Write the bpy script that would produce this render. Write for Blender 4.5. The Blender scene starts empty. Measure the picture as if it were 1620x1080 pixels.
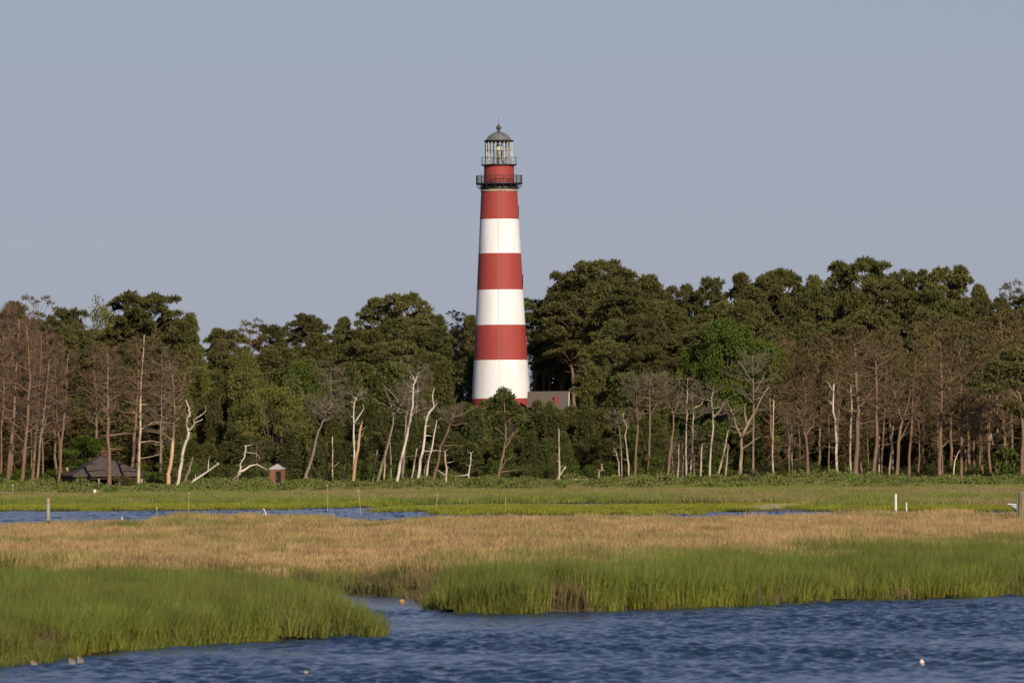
import bpy, math, random
import numpy as np
from mathutils import Vector, Matrix, noise as mnoise

SC = bpy.context.scene
COL = SC.collection
PI = math.pi
R = math.radians

# ------------------------------------------------------------------ camera
F = 9360.0            # focal length in pixels of a 1620 px wide frame
HZ = 717.0            # row of the horizon at the frame's middle
CAMH = 4.0
ROLL = R(0.5)
cd = bpy.data.cameras.new('camera'); cam = bpy.data.objects.new('camera', cd); COL.objects.link(cam)
cd.sensor_width = 36.0; cd.lens = 36.0 * F / 1620.0
cd.shift_y = (HZ - 540.0) / 1620.0
cd.clip_start = 1.0; cd.clip_end = 30000.0
cam.location = (0, 0, CAMH)
cam.rotation_euler = (Matrix.Rotation(R(90), 3, 'X') @ Matrix.Rotation(-ROLL, 3, 'Z')).to_euler()
cd.dof.use_dof = True; cd.dof.focus_distance = 820.0; cd.dof.aperture_fstop = 5.0
SC.camera = cam

# ------------------------------------------------------------------ light
SUN_EL = R(24.0); SUN_AZ = R(20.0)      # low sun behind the viewer, a little to the right
wd = bpy.data.worlds.new('World'); SC.world = wd; wd.use_nodes = True
nt = wd.node_tree; nt.nodes.clear()
sky = nt.nodes.new('ShaderNodeTexSky'); sky.sky_type = 'NISHITA'; sky.sun_disc = False
sky.sun_elevation = SUN_EL
sky.sun_rotation = PI - SUN_AZ
sky.altitude = 0; sky.air_density = 1.0; sky.dust_density = 0.6; sky.ozone_density = 3.0
bg = nt.nodes.new('ShaderNodeBackground'); bg.inputs[1].default_value = 0.072
wo = nt.nodes.new('ShaderNodeOutputWorld')
tint = nt.nodes.new('ShaderNodeMix'); tint.data_type = 'RGBA'; tint.blend_type = 'MULTIPLY'; tint.inputs[0].default_value = 1.0
tint.inputs[7].default_value = (0.875, 0.785, 1.02, 1)
nt.links.new(sky.outputs[0], tint.inputs[6])
veil = nt.nodes.new('ShaderNodeMix'); veil.data_type = 'RGBA'; veil.inputs[0].default_value = 0.55     # painted haze: flat pale colour mixed into the sky, fading higher up
veil.inputs[7].default_value = (4.85, 5.45, 6.75, 1)
vtc = nt.nodes.new('ShaderNodeTexCoord'); vsp = nt.nodes.new('ShaderNodeSeparateXYZ'); vmr = nt.nodes.new('ShaderNodeMapRange')
vmr.inputs[1].default_value = 0.09; vmr.inputs[2].default_value = 0.26; vmr.inputs[3].default_value = 0.72; vmr.inputs[4].default_value = 0.08
nt.links.new(vtc.outputs['Generated'], vsp.inputs[0]); nt.links.new(vsp.outputs['Z'], vmr.inputs[0]); nt.links.new(vmr.outputs[0], veil.inputs[0])
nt.links.new(tint.outputs[2], veil.inputs[6]); nt.links.new(veil.outputs[2], bg.inputs[0]); nt.links.new(bg.outputs[0], wo.inputs[0])
sl = bpy.data.lights.new('sun', 'SUN'); sl.energy = 4.6; sl.angle = R(0.5); sl.color = (1.0, 0.87, 0.71)
so = bpy.data.objects.new('sun', sl); COL.objects.link(so)
sdir = Vector((math.sin(SUN_AZ) * math.cos(SUN_EL), -math.cos(SUN_AZ) * math.cos(SUN_EL), math.sin(SUN_EL)))
so.rotation_euler = sdir.to_track_quat('Z', 'Y').to_euler()
SC.view_settings.view_transform = 'Standard'; SC.view_settings.look = 'None'
SC.view_settings.exposure = 0.0; SC.view_settings.gamma = 1.0

# ------------------------------------------------------------------ helpers
CR, SR = math.cos(ROLL), math.sin(ROLL)
def W(px, py, Y):
    """point at distance Y that the photo shows at (px, py)"""
    u = px - 810.0; w = HZ - py
    return Vector(((u * CR + w * SR) * Y / F, Y, CAMH + (-u * SR + w * CR) * Y / F))
def G(px, py, z=0.0):
    """point on the level z that the photo shows at (px, py)"""
    u = px - 810.0; w = HZ - py
    zz = -u * SR + w * CR
    Y = (z - CAMH) * F / zz
    return ((u * CR + w * SR) * Y / F, Y)
def PY(X, Y, Z):
    x = X * F / Y; z = (Z - CAMH) * F / Y
    return 810 + x * CR - z * SR, HZ - (x * SR + z * CR)

def tag(o, label=None, cat=None, group=None, kind=None):
    if label: o['label'] = label
    if cat: o['category'] = cat
    if group: o['group'] = group
    if kind: o['kind'] = kind
    return o
def empty(name, loc=(0, 0, 0), rz=0):
    o = bpy.data.objects.new(name, None); COL.objects.link(o)
    o.location = loc; o.rotation_euler = (0, 0, rz); o.empty_display_size = 0.5
    return o
def link(name, me, parent=None, loc=None):
    o = bpy.data.objects.new(name, me); COL.objects.link(o)
    if parent is not None: o.parent = parent
    if loc is not None: o.location = loc
    return o

class MB:
    """collects shapes and becomes ONE mesh"""
    def __init__(s): s.v = []; s.f = []; s.m = []
    def add(s, vs, fs, mi=0):
        b = len(s.v); s.v.extend(tuple(v) for v in vs)
        for f in fs: s.f.append(tuple(i + b for i in f)); s.m.append(mi)
    def box(s, c, d, rz=0, mi=0, M=None):
        x, y, z = d[0] / 2, d[1] / 2, d[2] / 2
        vs = [Vector(p) for p in ((-x,-y,-z),(x,-y,-z),(x,y,-z),(-x,y,-z),(-x,-y,z),(x,-y,z),(x,y,z),(-x,y,z))]
        if M is None: M = Matrix.Rotation(rz, 3, 'Z')
        vs = [M @ v + Vector(c) for v in vs]
        s.add(vs, [(0,3,2,1),(4,5,6,7),(0,1,5,4),(1,2,6,5),(2,3,7,6),(3,0,4,7)], mi)
    def tube(s, pts, rad, n=7, mi=0, cap=True, rough=0.0, rng=random):
        pts = [Vector(p) for p in pts]
        if not hasattr(rad, '__len__'): rad = [rad] * len(pts)
        vs = []; ref = Vector((0.31, 0.9, 0.2)).normalized()
        for i, p in enumerate(pts):
            t = (pts[min(i + 1, len(pts) - 1)] - pts[max(i - 1, 0)])
            if t.length < 1e-6: t = Vector((0, 0, 1))
            t.normalize()
            if abs(t.dot(ref)) > 0.97: ref = Vector((1, 0.1, 0)).normalized()
            a = t.cross(ref).normalized(); b = t.cross(a).normalized()
            for k in range(n):
                an = 2 * PI * k / n
                rr = rad[i] * (1 + rough * rng.uniform(-1, 1))
                vs.append(p + a * (math.cos(an) * rr) + b * (math.sin(an) * rr))
        fs = []
        for i in range(len(pts) - 1):
            for k in range(n):
                k2 = (k + 1) % n
                fs.append((i*n+k, i*n+k2, (i+1)*n+k2, (i+1)*n+k))
        if cap:
            fs.append(tuple(range(n))[::-1]); fs.append(tuple((len(pts)-1)*n + k for k in range(n)))
        s.add(vs, fs, mi)
    def lathe(s, prof, c=(0, 0, 0), n=48, mi=0, bands=None, cap=True, ang0=0.0):
        vs = []
        for (r, z) in prof:
            for k in range(n):
                a = 2 * PI * k / n + ang0
                vs.append((c[0] + r * math.cos(a), c[1] + r * math.sin(a), c[2] + z))
        b = len(s.v); s.v.extend(vs)
        for i in range(len(prof) - 1):
            for k in range(n):
                k2 = (k + 1) % n
                s.f.append((b+i*n+k, b+i*n+k2, b+(i+1)*n+k2, b+(i+1)*n+k)); s.m.append(bands[i] if bands else mi)
        if cap:
            s.f.append(tuple(b + k for k in range(n))[::-1]); s.m.append(bands[0] if bands else mi)
            s.f.append(tuple(b+(len(prof)-1)*n + k for k in range(n))); s.m.append(bands[-1] if bands else mi)
    def mesh(s, name, mats, smooth=False):
        me = bpy.data.meshes.new(name); me.from_pydata(s.v, [], s.f)
        for m in (mats if isinstance(mats, (list, tuple)) else [mats]): me.materials.append(m)
        if any(s.m): me.polygons.foreach_set('material_index', s.m)
        if smooth: me.polygons.foreach_set('use_smooth', [True] * len(s.f))
        me.update(); return me
    def build(s, name, mats, parent=None, loc=None, smooth=False):
        return link(name, s.mesh(name, mats, smooth), parent, loc)

def tri_mesh(name, V, T, mat, attrs=None, smooth=False, nper=3):
    """V (n,3) float array, T (m,nper) int array"""
    me = bpy.data.meshes.new(name)
    V = np.ascontiguousarray(V, dtype=np.float32); T = np.ascontiguousarray(T, dtype=np.int32)
    me.vertices.add(len(V)); me.vertices.foreach_set('co', V.ravel())
    me.loops.add(T.size); me.loops.foreach_set('vertex_index', T.ravel())
    me.polygons.add(len(T)); me.polygons.foreach_set('loop_start', np.arange(0, T.size, nper, dtype=np.int32))
    try: me.polygons.foreach_set('loop_total', np.full(len(T), nper, dtype=np.int32))
    except Exception: pass
    if smooth: me.polygons.foreach_set('use_smooth', np.ones(len(T), dtype=bool))
    if mat: me.materials.append(mat)
    for k, a in (attrs or {}).items():
        at = me.attributes.new(k, 'FLOAT', 'POINT'); at.data.foreach_set('value', np.asarray(a, dtype=np.float32))
    me.update(calc_edges=True); return me

# ------------------------------------------------------------------ materials
def newmat(name):
    m = bpy.data.materials.new(name); m.use_nodes = True
    t = m.node_tree; t.nodes.clear()
    out = t.nodes.new('ShaderNodeOutputMaterial')
    return m, t, out
def N(t, typ, **kw):
    n = t.nodes.new(typ)
    for k, v in kw.items():
        if k in ('operation', 'blend_type', 'data_type', 'attribute_name', 'attribute_type', 'noise_dimensions', 'feature', 'clamp'): setattr(n, k, v)
        else: n.inputs[k].default_value = v
    return n
def noise_fac(t, scale, detail=3, lo=0.35, hi=0.65, coord='Object', stretch=None, rough=0.55):
    tc = t.nodes.new('ShaderNodeTexCoord') if coord != 'World' else t.nodes.new('ShaderNodeNewGeometry')
    src = tc.outputs['Position'] if coord == 'World' else tc.outputs[coord]
    if stretch:
        mp = t.nodes.new('ShaderNodeMapping'); mp.inputs['Scale'].default_value = stretch
        t.links.new(src, mp.inputs[0]); src = mp.outputs[0]
    n = t.nodes.new('ShaderNodeTexNoise'); n.inputs['Scale'].default_value = scale; n.inputs['Detail'].default_value = detail
    n.inputs['Roughness'].default_value = rough
    t.links.new(src, n.inputs['Vector'])
    mr = t.nodes.new('ShaderNodeMapRange'); mr.inputs[1].default_value = lo; mr.inputs[2].default_value = hi
    t.links.new(n.outputs['Fac'], mr.inputs[0]); return mr.outputs[0]
def mix(t, fac, a, b, mode='MIX'):
    m = t.nodes.new('ShaderNodeMix'); m.data_type = 'RGBA'; m.blend_type = mode
    if hasattr(fac, 'node'): t.links.new(fac, m.inputs[0])
    else: m.inputs[0].default_value = fac
    for k, c in ((6, a), (7, b)):
        if hasattr(c, 'node'): t.links.new(c, m.inputs[k])
        else: m.inputs[k].default_value = (*c, 1) if len(c) == 3 else c
    return m.outputs[2]
def finish(t, out, col, rough=0.8, spec=0.2, metal=0.0, bump=None):
    p = t.nodes.new('ShaderNodeBsdfPrincipled')
    if hasattr(col, 'node'): t.links.new(col, p.inputs['Base Color'])
    else: p.inputs['Base Color'].default_value = (*col, 1)
    p.inputs['Roughness'].default_value = rough; p.inputs['Specular IOR Level'].default_value = spec
    p.inputs['Metallic'].default_value = metal
    if bump:
        b = t.nodes.new('ShaderNodeBump'); b.inputs['Strength'].default_value = bump[1]; b.inputs['Distance'].default_value = bump[2]
        t.links.new(bump[0], b.inputs['Height']); t.links.new(b.outputs[0], p.inputs['Normal'])
    t.links.new(p.outputs[0], out.inputs[0]); return p
def simple(name, a, b=None, scale=2.0, rough=0.8, spec=0.2, metal=0.0, lo=0.35, hi=0.65, stretch=None, bump=None, detail=4):
    m, t, out = newmat(name)
    if b is None: b = tuple(x * 0.8 for x in a)
    fac = noise_fac(t, scale, detail, lo, hi, 'Object', stretch)
    bp = (noise_fac(t, scale * 3, 4, 0.2, 0.8, 'Object', stretch), bump[0], bump[1]) if bump else None
    finish(t, out, mix(t, fac, a, b), rough, spec, metal, bp)
    return m

def leaf_mat(name, c1, c2, var=0.35, trans=0.25, hue=0.02):
    """foliage: differs from tree to tree and from clump to clump"""
    m, t, out = newmat(name)
    fac = noise_fac(t, 0.32, 5, 0.3, 0.7, 'World')
    oi = t.nodes.new('ShaderNodeObjectInfo')
    at = t.nodes.new('ShaderNodeAttribute'); at.attribute_name = 'rnd'
    c = mix(t, fac, c1, c2)
    hs = t.nodes.new('ShaderNodeHueSaturation')
    ma = t.nodes.new('ShaderNodeMath'); ma.operation = 'MULTIPLY_ADD'; ma.inputs[1].default_value = var; ma.inputs[2].default_value = 1 - var * 0.5
    t.links.new(oi.outputs['Random'], ma.inputs[0])
    mb = t.nodes.new('ShaderNodeMath'); mb.operation = 'MULTIPLY_ADD'; mb.inputs[1].default_value = 0.5; mb.inputs[2].default_value = 0.75
    t.links.new(at.outputs['Fac'], mb.inputs[0])
    mm = t.nodes.new('ShaderNodeMath'); mm.operation = 'MULTIPLY'
    t.links.new(ma.outputs[0], mm.inputs[0]); t.links.new(mb.outputs[0], mm.inputs[1])
    t.links.new(mm.outputs[0], hs.inputs['Value'])
    mh = t.nodes.new('ShaderNodeMath'); mh.operation = 'MULTIPLY_ADD'; mh.inputs[1].default_value = hue * 2; mh.inputs[2].default_value = 0.5 - hue
    mf = t.nodes.new('ShaderNodeMath'); mf.operation = 'FRACT'
    mg = t.nodes.new('ShaderNodeMath'); mg.operation = 'MULTIPLY'; mg.inputs[1].default_value = 7.31
    t.links.new(oi.outputs['Random'], mg.inputs[0]); t.links.new(mg.outputs[0], mf.inputs[0]); t.links.new(mf.outputs[0], mh.inputs[0])
    t.links.new(mh.outputs[0], hs.inputs['Hue'])
    t.links.new(c, hs.inputs['Color'])
    p = finish(t, out, hs.outputs[0], 0.7, 0.15)
    if trans > 0:
        tr = t.nodes.new('ShaderNodeBsdfTranslucent'); t.links.new(hs.outputs[0], tr.inputs[0])
        ms = t.nodes.new('ShaderNodeMixShader'); ms.inputs[0].default_value = trans
        t.links.new(p.outputs[0], ms.inputs[1]); t.links.new(tr.outputs[0], ms.inputs[2]); t.links.new(ms.outputs[0], out.inputs[0])
    return m

def grass_mat(name, base, mid, tip, alt, nscale=0.08, lo=0.4, hi=0.62, vr=0.7, trans=0.25):
    """blade colour from root to tip; patches of the second colour over the marsh"""
    m, t, out = newmat(name)
    at = t.nodes.new('ShaderNodeAttribute'); at.attribute_name = 'tip'
    rn = t.nodes.new('ShaderNodeAttribute'); rn.attribute_name = 'rnd'
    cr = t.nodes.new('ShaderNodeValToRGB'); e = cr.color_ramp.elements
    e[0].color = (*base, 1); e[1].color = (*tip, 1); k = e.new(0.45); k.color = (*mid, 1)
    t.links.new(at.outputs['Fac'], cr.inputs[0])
    f = noise_fac(t, nscale, 5, lo, hi, 'World', (1, 0.45, 1), 0.65)
    c = mix(t, f, cr.outputs[0], alt)
    f2 = noise_fac(t, 0.7, 5, 0.36, 0.64, 'World', (1, 0.4, 1), 0.65)
    c = mix(t, f2, c, mix(t, 1.0, c, (0.60, 0.60, 0.60), 'MULTIPLY'))
    ma = t.nodes.new('ShaderNodeMath'); ma.operation = 'MULTIPLY_ADD'; ma.inputs[1].default_value = vr; ma.inputs[2].default_value = 1 - vr/2
    t.links.new(rn.outputs['Fac'], ma.inputs[0])
    hs = t.nodes.new('ShaderNodeHueSaturation'); t.links.new(c, hs.inputs['Color']); t.links.new(ma.outputs[0], hs.inputs['Value'])
    p = finish(t, out, hs.outputs[0], 0.65, 0.2)
    tr = t.nodes.new('ShaderNodeBsdfTranslucent'); t.links.new(hs.outputs[0], tr.inputs[0])
    ms = t.nodes.new('ShaderNodeMixShader'); ms.inputs[0].default_value = trans
    t.links.new(p.outputs[0], ms.inputs[1]); t.links.new(tr.outputs[0], ms.inputs[2]); t.links.new(ms.outputs[0], out.inputs[0])
    return m

M = {}
M['pine'] = leaf_mat('pine_needles', (0.148, 0.140, 0.042), (0.100, 0.104, 0.032), 0.45, 0.3, 0.02)
M['pine_olive'] = leaf_mat('olive_pine_needles', (0.172, 0.134, 0.050), (0.130, 0.106, 0.040), 0.4, 0.3, 0.02)
M['pine_brown'] = leaf_mat('dead_pine_twigs', (0.178, 0.110, 0.066), (0.128, 0.082, 0.052), 0.4, 0.1, 0.01)
M['brown_olive'] = leaf_mat('brown_olive_twigs', (0.155, 0.112, 0.052), (0.115, 0.082, 0.040), 0.4, 0.1, 0.012)
M['young'] = leaf_mat('young_pine_needles', (0.124, 0.128, 0.036), (0.088, 0.098, 0.028), 0.5, 0.3, 0.025)
M['leaf'] = leaf_mat('broad_leaves', (0.118, 0.160, 0.022), (0.078, 0.112, 0.018), 0.25, 0.3, 0.004)
M['leaf_yellow'] = leaf_mat('yellow_green_leaves', (0.190, 0.170, 0.034), (0.125, 0.128, 0.030), 0.3, 0.25, 0.01)
M['scrub'] = leaf_mat('scrub_leaves', (0.140, 0.200, 0.032), (0.20, 0.185, 0.065), 0.2, 0.25, 0.01)
M['bark'] = simple('pine_bark', (0.23, 0.15, 0.095), (0.15, 0.10, 0.066), 1.2, 0.9, 0.1, bump=(0.5, 0.05))
M['bark_dark'] = simple('dark_bark', (0.13, 0.10, 0.08), (0.085, 0.065, 0.052), 1.2, 0.9, 0.1, bump=(0.5, 0.05))
M['bleached'] = simple('bleached_wood', (0.60, 0.53, 0.42), (0.25, 0.18, 0.13), 0.8, 0.8, 0.15, lo=0.50, hi=0.66, bump=(0.5, 0.03))
m, t, out = newmat('half_stripped_pine')     # bark above, bare orange wood below
tc_ = t.nodes.new('ShaderNodeTexCoord'); sp_ = t.nodes.new('ShaderNodeSeparateXYZ'); t.links.new(tc_.outputs['Object'], sp_.inputs[0])
zr_ = t.nodes.new('ShaderNodeMapRange'); zr_.inputs[1].default_value = 5.0; zr_.inputs[2].default_value = 5.7; t.links.new(sp_.outputs['Z'], zr_.inputs[0])
finish(t, out, mix(t, zr_.outputs[0], mix(t, noise_fac(t, .6, 4), (0.50, 0.28, 0.14), (0.55, 0.42, 0.28)), mix(t, noise_fac(t, 1.2, 4), (0.22, 0.15, 0.10), (0.15, 0.10, 0.066))), .85, .1); M['half_stripped'] = m
M['cream_wood'] = simple('cream_wood', (0.50, 0.40, 0.27), (0.22, 0.15, 0.10), 0.8, 0.8, 0.15, lo=.45, hi=.62, bump=(0.5, 0.03))
M['orange_wood'] = simple('stripped_orange_wood', (0.42, 0.22, 0.12), (0.52, 0.40, 0.27), 0.5, 0.8, 0.15, lo=0.4, hi=0.7, bump=(0.5, 0.03))
M['grey_wood'] = simple('grey_dead_wood', (0.28, 0.22, 0.16), (0.18, 0.135, 0.10), 0.8, 0.85, 0.1, bump=(0.5, 0.03))
M['twig'] = simple('grey_twigs', (0.175, 0.145, 0.095), (0.125, 0.10, 0.065), 1.0, 0.85, 0.1)

# ------------------------------------------------------------------ ground: layout of water and land
def seg_dist(P, poly):
    A = np.array(poly); B = np.roll(A, -1, axis=0)
    d = np.full(len(P), 1e9); inside = np.zeros(len(P), bool)
    for a, b in zip(A, B):
        ab = b - a; L = (ab ** 2).sum() + 1e-9
        t = np.clip(((P - a) @ ab) / L, 0, 1)
        q = a + t[:, None] * ab
        d = np.minimum(d, np.hypot(*(P - q).T))
        c = ((a[1] > P[:, 1]) != (b[1] > P[:, 1]))
        with np.errstate(divide='ignore', invalid='ignore'):
            xi = (b[0] - a[0]) * (P[:, 1] - a[1]) / (b[1] - a[1] + 1e-12) + a[0]
        inside ^= c & (P[:, 0] < xi)
    return np.where(inside, d, -d)
def g(px, py): return G(px, py, 0.0)
# left marsh island (near)
ISLE = [g(-500, 1075), g(-60, 1060), g(0, 1052), g(60, 1047), g(130, 1037), g(200, 1027), g(300, 1020), g(380, 1016), g(450, 1013), g(530, 1009),
        g(585, 1007), g(594, 1002), g(585, 1000), g(565, 998), g(545, 993), g(520, 985), g(490, 975), g(450, 963), g(400, 956), g(300, 950), g(0, 950), g(-600, 955)]
# main marsh; front shore on the right, creek mouth in the middle, back shore behind the left island
MARSH = [g(-900, 930), g(-200, 938), g(200, 938), g(480, 938), g(560, 941), g(640, 943), g(672, 945), g(676, 953), g(690, 958), g(698, 967), g(720, 970), g(830, 971),
         g(900, 968), g(1000, 964), g(1100, 962), g(1200, 957), g(1300, 953), g(1400, 949), g(1500, 946), g(1620, 940), g(1900, 932), g(2300, 922),
         g(2100, 833), g(1640, 840), g(1500, 841), g(1330, 843), g(1200, 848.5), g(1000, 850), g(850, 851), g(700, 852), g(600, 847), g(450, 840),
         g(380, 841), g(330, 843), g(290, 846), g(240, 851), g(160, 860), g(60, 862), g(-100, 864), g(-500, 875)]
# thin marsh tongues in the channel
TONGUE = [g(690, 815.5), g(900, 816), g(1100, 815), g(1100, 813.5), g(900, 814), g(690, 813.5)]
BAR = [g(600, 813), g(640, 809), g(700, 811), g(830, 811.5), g(1140, 810), g(1250, 809), g(1330, 810), g(1480, 811), g(2200, 808), g(2200, 801), g(1480, 801), g(1200, 802), g(1080, 803), g(960, 803.5), g(760, 804), g(640, 806), g(600, 808)]
SHORE = [g(-600, 812), g(0, 809), g(240, 808), g(450, 806.5), g(560, 804), g(640, 799), g(760, 797), g(1080, 796.5), g(1200, 799), g(2200, 799)]
SHORE = SHORE + [(9000, 700), (9000, 12000), (-9000, 12000), (-9000, 700)]
EASTBANK = [(9000, 100), (9000, 300), g(2300, 822), g(2300, 922)]
def land_dist(P):
    P = np.asarray(P, float)
    wob = 0.5 * np.sin(P[:, 0] * 0.9 + 1.3 * np.sin(P[:, 1] * 0.3)) + 0.35 * np.sin(P[:, 0] * 2.3 + P[:, 1] * 0.7) + 0.2 * np.sin(P[:, 0] * 5.1 + 2)
    Q = P.copy(); k = np.clip((P[:, 1]) / 400, 0.25, 1.0)
    Q[:, 1] += wob * k * 1.2
    d = seg_dist(Q, ISLE)
    for poly in (MARSH, TONGUE, BAR, SHORE, EASTBANK): d = np.maximum(d, seg_dist(Q, poly))
    return d
LHX = -1.6; LHY = 900.0
def upland(P):
    X, Y = P[:, 0], P[:, 1]
    z = np.interp(Y, [0, 560, 600, 650, 700, 780, 900, 1200, 3000], [0, 0, 0.1, 0.3, 0.8, 2.0, 4.0, 5.0, 6.0])
    z = z + 5.0 * np.exp(-(((X - LHX) / 34.0) ** 2 + ((Y - LHY - 8) / 55.0) ** 2))
    z = z + 0.0
    z = z + np.where(Y > 600, 0.15 * np.sin(X * 0.21 + Y * 0.05) * np.clip((Y - 600) / 60, 0, 1), 0)
    return z
def terrain(P):
    P = np.asarray(P, float)
    d = land_dist(P)
    s = np.clip((d + 0.35) / 0.9, 0, 1); s = s * s * (3 - 2 * s)
    lump = 0.05 * np.sin(P[:, 0] * 1.7 + P[:, 1]) * np.sin(P[:, 1] * 0.6)
    return -0.55 + s * (0.70 + lump) + upland(P)
def TZ(x, y): return float(terrain([(x, y)])[0])

def grid_mesh(name, xs, ys, zf, mat, smooth=True):
    X, Y = np.meshgrid(xs, ys); P = np.column_stack([X.ravel(), Y.ravel()])
    Z = zf(P); V = np.column_stack([P, Z])
    nx, ny = len(xs), len(ys)
    i = np.arange(ny - 1)[:, None] * nx + np.arange(nx - 1)[None, :]; i = i.ravel()
    T = np.column_stack([i, i + 1, i + nx + 1, i + nx])
    return tri_mesh(name, V, T, mat, smooth=smooth, nper=4)

# ground material: mud under the grass, straw litter, forest floor farther in
m, t, out = newmat('marsh_ground')
geo = t.nodes.new('ShaderNodeNewGeometry'); sx = t.nodes.new('ShaderNodeSeparateXYZ'); t.links.new(geo.outputs['Position'], sx.inputs[0])
wet = t.nodes.new('ShaderNodeMapRange'); wet.inputs[1].default_value = 0.0; wet.inputs[2].default_value = 0.12; t.links.new(sx.outputs['Z'], wet.inputs[0])
fy = t.nodes.new('ShaderNodeMapRange'); fy.inputs[1].default_value = 520; fy.inputs[2].default_value = 620; t.links.new(sx.outputs['Y'], fy.inputs[0])
mud = mix(t, noise_fac(t, 0.7, 5, coord='World'), (0.055, 0.045, 0.030), (0.10, 0.085, 0.05))
lit = mix(t, noise_fac(t, 0.25, 5, coord='World'), (0.11, 0.12, 0.04), (0.16, 0.12, 0.06))
far = mix(t, noise_fac(t, 0.12, 5, coord='World', stretch=(1, 0.4, 1)), (0.11, 0.13, 0.04), (0.17, 0.12, 0.06))
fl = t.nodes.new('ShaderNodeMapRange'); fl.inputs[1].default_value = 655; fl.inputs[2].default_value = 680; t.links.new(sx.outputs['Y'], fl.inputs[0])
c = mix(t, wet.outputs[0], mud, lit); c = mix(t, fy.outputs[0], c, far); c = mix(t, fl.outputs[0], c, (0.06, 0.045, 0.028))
finish(t, out, c, 0.9, 0.1, bump=(noise_fac(t, 3, 5, coord='World'), 0.6, 0.1)); M['ground'] = m
xs = np.concatenate([[-9000, -3000, -1000, -400, -200, -140], np.arange(-110, -40, 1.2), np.arange(-40, 40, 0.5), np.arange(40, 111, 1.2), [140, 200, 400, 1000, 3000, 9000]])
ys = np.concatenate([[-3000, -500, 0, 60, 90], np.arange(100, 200, 0.45), np.arange(200, 440, 1.2), np.arange(440, 700, 2.5), np.arange(700, 1000, 10), [1100, 1300, 1700, 2500, 5000, 11500]])
tag(link('ground', grid_mesh('ground', xs, ys, terrain, M['ground'])), kind='structure')

# ------------------------------------------------------------------ water
rngw = np.random.default_rng(5)
WV = []
for i in range(90):
    L = 0.20 * (1.1 / 0.20) ** rngw.random()
    a = rngw.normal(-1.3, 0.6)
    WV.append((2*PI/L*math.cos(a), 2*PI/L*math.sin(a), rngw.random() * 6.28, 0.0062 * L ** 0.8))
def waves(P):
    z = np.zeros(len(P))
    for kx, ky, ph, am in WV: z += am * np.sin(kx * P[:, 0] + ky * P[:, 1] + ph)
    gust = 0.75 + 0.45 * np.sin(P[:, 0] * 0.33 + P[:, 1] * 0.11 + 1.2 * np.sin(P[:, 1] * 0.21)) * np.sin(P[:, 1] * 0.17 + P[:, 0] * 0.05)
    inx = np.clip((58 - abs(P[:, 0])) / 4, 0, 1) * np.clip((P[:, 1] - 92) / 4, 0, 1) * np.clip((540 - P[:, 1]) / 6, 0, 1)
    # the creek mouth is sheltered
    calm = np.exp(-(((P[:, 0] + 3.2) / 3.5) ** 2 + ((P[:, 1] - 163) / 9.0) ** 2))
    return z * gust * inx * np.interp(P[:, 1], [200, 260], [1.0, 1.5]) * (1 - 0.85 * calm)
m, t, out = newmat('creek_water')
p = t.nodes.new('ShaderNodeBsdfPrincipled'); p.inputs['Base Color'].default_value = (0.012, 0.028, 0.050, 1)
p.inputs['Roughness'].default_value = 0.12; p.inputs['IOR'].default_value = 1.33
geo = t.nodes.new('ShaderNodeNewGeometry')
def wn(scale, st):
    mp = t.nodes.new('ShaderNodeMapping'); mp.inputs['Scale'].default_value = st; t.links.new(geo.outputs['Position'], mp.inputs[0])
    n = t.nodes.new('ShaderNodeTexNoise'); n.inputs['Scale'].default_value = scale; n.inputs['Detail'].default_value = 4; t.links.new(mp.outputs[0], n.inputs['Vector']); return n.outputs['Fac']
b1 = t.nodes.new('ShaderNodeBump'); b1.inputs['Strength'].default_value = 1.0; b1.inputs['Distance'].default_value = 0.10
t.links.new(wn(1.6, (1, 0.8, 1)), b1.inputs['Height'])
b2 = t.nodes.new('ShaderNodeBump'); b2.inputs['Strength'].default_value = 1.0; b2.inputs['Distance'].default_value = 0.03
t.links.new(wn(7.0, (1, 0.8, 1)), b2.inputs['Height']); t.links.new(b1.outputs[0], b2.inputs['Normal'])
t.links.new(b2.outputs[0], p.inputs['Normal']); t.links.new(p.outputs[0], out.inputs[0]); M['water'] = m
xs = np.concatenate([[-9000, -2000, -500, -120], np.arange(-58, -20, 0.3), np.arange(-20, 20, 0.08), np.arange(20, 58.1, 0.3), [120, 500, 2000, 9000]])
ys = np.concatenate([[-3000, -500, 0, 50, 80], np.arange(92, 172.1, 0.12), [200, 230], np.arange(255, 480, 0.6), [500, 540, 900]])
tag(link('water', grid_mesh('water', xs, ys, waves, M['water'])), kind='structure')

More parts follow.
